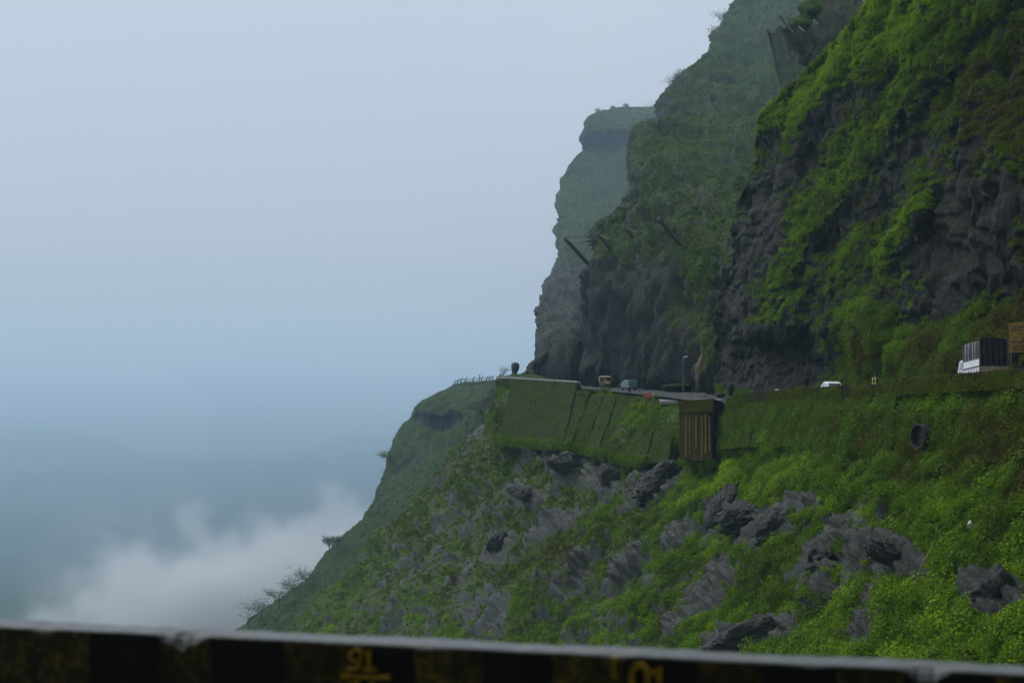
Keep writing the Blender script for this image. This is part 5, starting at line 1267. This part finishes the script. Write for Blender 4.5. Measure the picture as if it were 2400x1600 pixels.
    return tag(o, label, 'plants', kind='stuff')
walls = [k for k in SURF if k.startswith('wall')]
scatter('wall_creeper', 'moss and short creepers growing on the retaining walls', walls, ['fern0', 'grass1'], 16000, .22, .48, .2, .25, 9, tone_add=-.08, near_bias=0, clump=2.0)
scatter('wall_foot_scrub', 'scrub growing along the foot of the retaining walls', 'foot', ['leafy0', 'fern1', 'grass0', 'bush0', 'grass1'], 1500, .4, 1.5, .1, .5, 19, near_bias=0, clump=3.2)
creep = [k for k in SURF if k.startswith('creeper')]
scatter('creeper_curtain', 'leafy creepers covering the long retaining wall under the brown parapet', creep, ['fern0', 'leafy1', 'grass1', 'fern1'], 9000, .28, .62, .1, .25, 23, tone_add=-.02, near_bias=0, clump=2.2)
lowE = lambda qx, qy, cen: np.where(cen[..., 1] < 175, 1.0, .0) + np.where(cen[..., 1] >= 175, .35, 0)
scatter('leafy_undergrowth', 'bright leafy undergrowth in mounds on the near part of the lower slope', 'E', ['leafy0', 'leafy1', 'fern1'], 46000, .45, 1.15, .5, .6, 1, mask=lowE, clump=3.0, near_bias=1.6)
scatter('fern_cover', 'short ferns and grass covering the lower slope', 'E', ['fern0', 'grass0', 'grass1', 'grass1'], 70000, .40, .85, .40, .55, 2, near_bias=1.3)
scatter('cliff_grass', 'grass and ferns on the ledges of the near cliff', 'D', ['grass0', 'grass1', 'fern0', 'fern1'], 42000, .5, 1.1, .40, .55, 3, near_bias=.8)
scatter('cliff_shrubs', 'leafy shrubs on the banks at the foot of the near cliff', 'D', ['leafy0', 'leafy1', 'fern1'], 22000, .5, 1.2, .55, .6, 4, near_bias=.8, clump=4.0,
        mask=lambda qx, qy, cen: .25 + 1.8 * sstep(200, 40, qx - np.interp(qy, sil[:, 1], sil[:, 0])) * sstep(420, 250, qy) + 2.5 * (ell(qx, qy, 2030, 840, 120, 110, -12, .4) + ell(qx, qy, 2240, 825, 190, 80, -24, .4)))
scatter('spur_grass', 'short hazy grass on the far spur', 'F', ['fgrass'], 40000, .5, 1.0, .3, .6, 5, near_bias=0)
scatter('middle_cliff_grass', 'short grass on the misty middle cliff', 'B', ['fgrass'], 60000, .45, .8, .4, .55, 6, near_bias=0)
scatter('middle_cliff_scrub', 'dark scrub in the gullies of the misty middle cliff', 'B', ['fleafy'], 7000, .5, 1.3, .2, .55, 16, near_bias=0, clump=7, tone_add=-.12)
pars = [k for k in SURF if k.startswith('parapet')]
scatter('parapet_creeper', 'creepers hanging over the lower part of the road parapet', pars, ['fern0', 'leafy0', 'grass1'], 5000, .25, .6, .1, .3, 17, tone_add=-.06, near_bias=0, clump=3.0)
scatter('headland_grass', 'hazy grass on the far headland', 'A', ['fgrass'], 36000, .6, 1.1, .35, .55, 7, near_bias=0)

scatter('slope_bushes', 'rounded dense bushes clumped on the near slope', 'E', ['bush0', 'bush1'], 5200, .9, 2.1, .55, .7, 31, mask=lambda qx, qy, cen: np.where(cen[..., 1] < 185, 1.0, .12) * (.4 + ell(qx, qy, 1800, 1110, 260, 70, -20, .8) + 1.2 * ell(qx, qy, 2150, 1500, 360, 90, -12, .8)), clump=4.0, near_bias=1.2, tone_add=.06)
scatter('bank_bushes', 'rounded bushes on the banks behind the far parapet', 'D', ['bush0', 'bush1'], 2200, .8, 1.9, .5, .7, 32, mask=lambda qx, qy, cen: .10 + 2.5 * (ell(qx, qy, 2030, 840, 120, 110, -12, .4) + ell(qx, qy, 2240, 825, 190, 80, -24, .4)), clump=4.0)


# ------------------------------------------------------------------ low mist over the valley
def mist(name, label, box, dens, scale, zfade, thr, seed, col=(.67, .86, 1.0), shape=None):
    m = bpy.data.materials.new(name); m.use_nodes = True; nt = m.node_tree; nt.nodes.clear()
    out = nt.nodes.new('ShaderNodeOutputMaterial'); pv = nt.nodes.new('ShaderNodeVolumePrincipled')
    pv.inputs['Color'].default_value = (*col, 1); pv.inputs['Anisotropy'].default_value = 0.0
    co = N(nt, 'ShaderNodeTexCoord').outputs['Object']
    nz_ = N(nt, 'ShaderNodeTexNoise'); nz_.inputs['Scale'].default_value = scale; nz_.inputs['Detail'].default_value = 7; nz_.inputs['Roughness'].default_value = .62
    mp = N(nt, 'ShaderNodeMapping'); mp.inputs['Location'].default_value = (seed * 31.7, seed * 11.3, seed * 5.1); nt.links.new(co, mp.inputs[0]); nt.links.new(mp.outputs[0], nz_.inputs['Vector'])
    def math_(op, a, b=None, c=None):
        n = N(nt, 'ShaderNodeMath', operation=op)
        for i_, v in enumerate((a, b, c)):
            if v is None: continue
            if isinstance(v, bpy.types.NodeSocket): nt.links.new(v, n.inputs[i_])
            else: n.inputs[i_].default_value = v
        return n.outputs[0]
    sp = N(nt, 'ShaderNodeSeparateXYZ'); nt.links.new(co, sp.inputs[0])
    f = shape(nt, math_, sp, nz_.outputs[0])
    nt.links.new(math_('MULTIPLY', math_('MAXIMUM', f, 0.0), dens), pv.inputs['Density'])
    nt.links.new(pv.outputs[0], out.inputs['Volume'])
    (x0, x1), (y0, y1), (z0, z1) = box; c = ((x0 + x1) / 2, (y0 + y1) / 2, (z0 + z1) / 2)
    o = MB().box((0, 0, 0), (x1 - x0, y1 - y0, z1 - z0)).build(name, m); o.location = c
    return tag(o, label, 'mist', kind='stuff')
def deck(nt, M_, sp, nz_):       # cloud base: thick at mid height, thinning out upwards and, raggedly, downwards
    up = M_('SUBTRACT', 1.0, M_('MAXIMUM', M_('MULTIPLY_ADD', sp.outputs[2], 1 / 95.0, -.15), 0.0))
    dn = M_('MULTIPLY_ADD', sp.outputs[2], 1 / 120.0, 1.05)
    f = M_('MINIMUM', up, M_('MINIMUM', dn, 1.0))
    return M_('MAXIMUM', M_('MULTIPLY', f, M_('MULTIPLY_ADD', nz_, 2.2, -.1)), 0.0)
mist('cloud_base_mist', 'ragged mist hiding the tops of the hills across the valley', ((-900, 500), (1150, 1500), (-200, 100)), .0085, .0055, 0, 0, 1, shape=deck)
def puff(nt, M_, sp, nz_):       # bank rising from the valley, thicker to the right and below, with thin wisps round it
    ex = M_('MULTIPLY_ADD', sp.outputs[0], 1 / 62.0, .0); ez = M_('MULTIPLY_ADD', sp.outputs[2], -1 / 34.0, 0.0)
    ds = M_('ADD', M_('MAXIMUM', M_('MULTIPLY', ex, -1.0), 0.0), M_('MAXIMUM', M_('MULTIPLY', ez, -1.0), 0.0))
    core = M_('MINIMUM', M_('MAXIMUM', M_('ADD', M_('SUBTRACT', .74, ds), M_('MULTIPLY_ADD', nz_, 5.0, -2.5)), 0.0), 1.0)
    wx = M_('MULTIPLY_ADD', sp.outputs[0], 1 / 130.0, .3); wz = M_('MULTIPLY_ADD', sp.outputs[2], -1 / 75.0, 0.0)
    dw = M_('ADD', M_('MAXIMUM', M_('MULTIPLY', wx, -1.0), 0.0), M_('MAXIMUM', M_('MULTIPLY', wz, -1.0), 0.0))
    wisp = M_('MINIMUM', M_('MAXIMUM', M_('ADD', M_('SUBTRACT', .55, dw), M_('MULTIPLY_ADD', nz_, 5.0, -2.7)), 0.0), 1.0)
    edge = M_('MINIMUM', M_('MAXIMUM', M_('SUBTRACT', 5.0, M_('ABSOLUTE', M_('MULTIPLY', sp.outputs[0], 1 / 30.0))), 0.0), 1.0)
    return M_('MULTIPLY', M_('ADD', core, M_('MULTIPLY', wisp, .07)), edge)
mist('rising_mist', 'white bank of mist rising from the gorge beside the far spur', ((-270, 60), (572, 690), (-165, 5)), .06, .021, 0, 0, 2, (.93, .97, 1.0), shape=puff)

def veil(nt, M_, sp, nz_):       # thin drifting mist that begins behind the second retaining wall
    f = M_('MINIMUM', M_('MAXIMUM', M_('MULTIPLY_ADD', sp.outputs[1], 1 / 160.0, 1.55), 0.0), 1.0)
    e = M_('MINIMUM', M_('MAXIMUM', M_('MULTIPLY_ADD', sp.outputs[2], 1 / 90.0, .95), .35), 1.3)
    return M_('MULTIPLY', M_('MULTIPLY', f, e), M_('MULTIPLY_ADD', nz_, 1.6, .2))
mist('drifting_mist', 'thin bluish mist drifting round the headland and the far spur', ((-420, 420), (250, 750), (-180, 175)), .00065, .011, 0, 0, 3, shape=veil)

haze_m = bpy.data.materials.new('haze_air'); haze_m.use_nodes = True
nt = haze_m.node_tree; nt.nodes.clear()
o_ = nt.nodes.new('ShaderNodeOutputMaterial'); v_ = nt.nodes.new('ShaderNodeVolumePrincipled')
v_.inputs['Color'].default_value = (.48, .76, 1.0, 1); v_.inputs['Density'].default_value = 0.00016
v_.inputs['Anisotropy'].default_value = 0.0
nt.links.new(v_.outputs[0], o_.inputs['Volume'])
top = max(max((o.matrix_world @ Vector(c)).z for c in o.bound_box) for o in COL.objects if o.type == 'MESH') + 2
hz = MB().add([(x, y, z) for z in (GROUND_MIN - 1, top) for x, y in ((-1520, -170), (1520, -170), (1520, 3020), (-1520, 3020))],
              [(0, 3, 2, 1), (4, 5, 6, 7), (0, 1, 5, 4), (1, 2, 6, 5), (2, 3, 7, 6), (3, 0, 4, 7)]).build('haze', haze_m)
hz['kind'] = 'stuff'; hz['label'] = 'pale monsoon haze filling the gorge'; hz['category'] = 'haze'
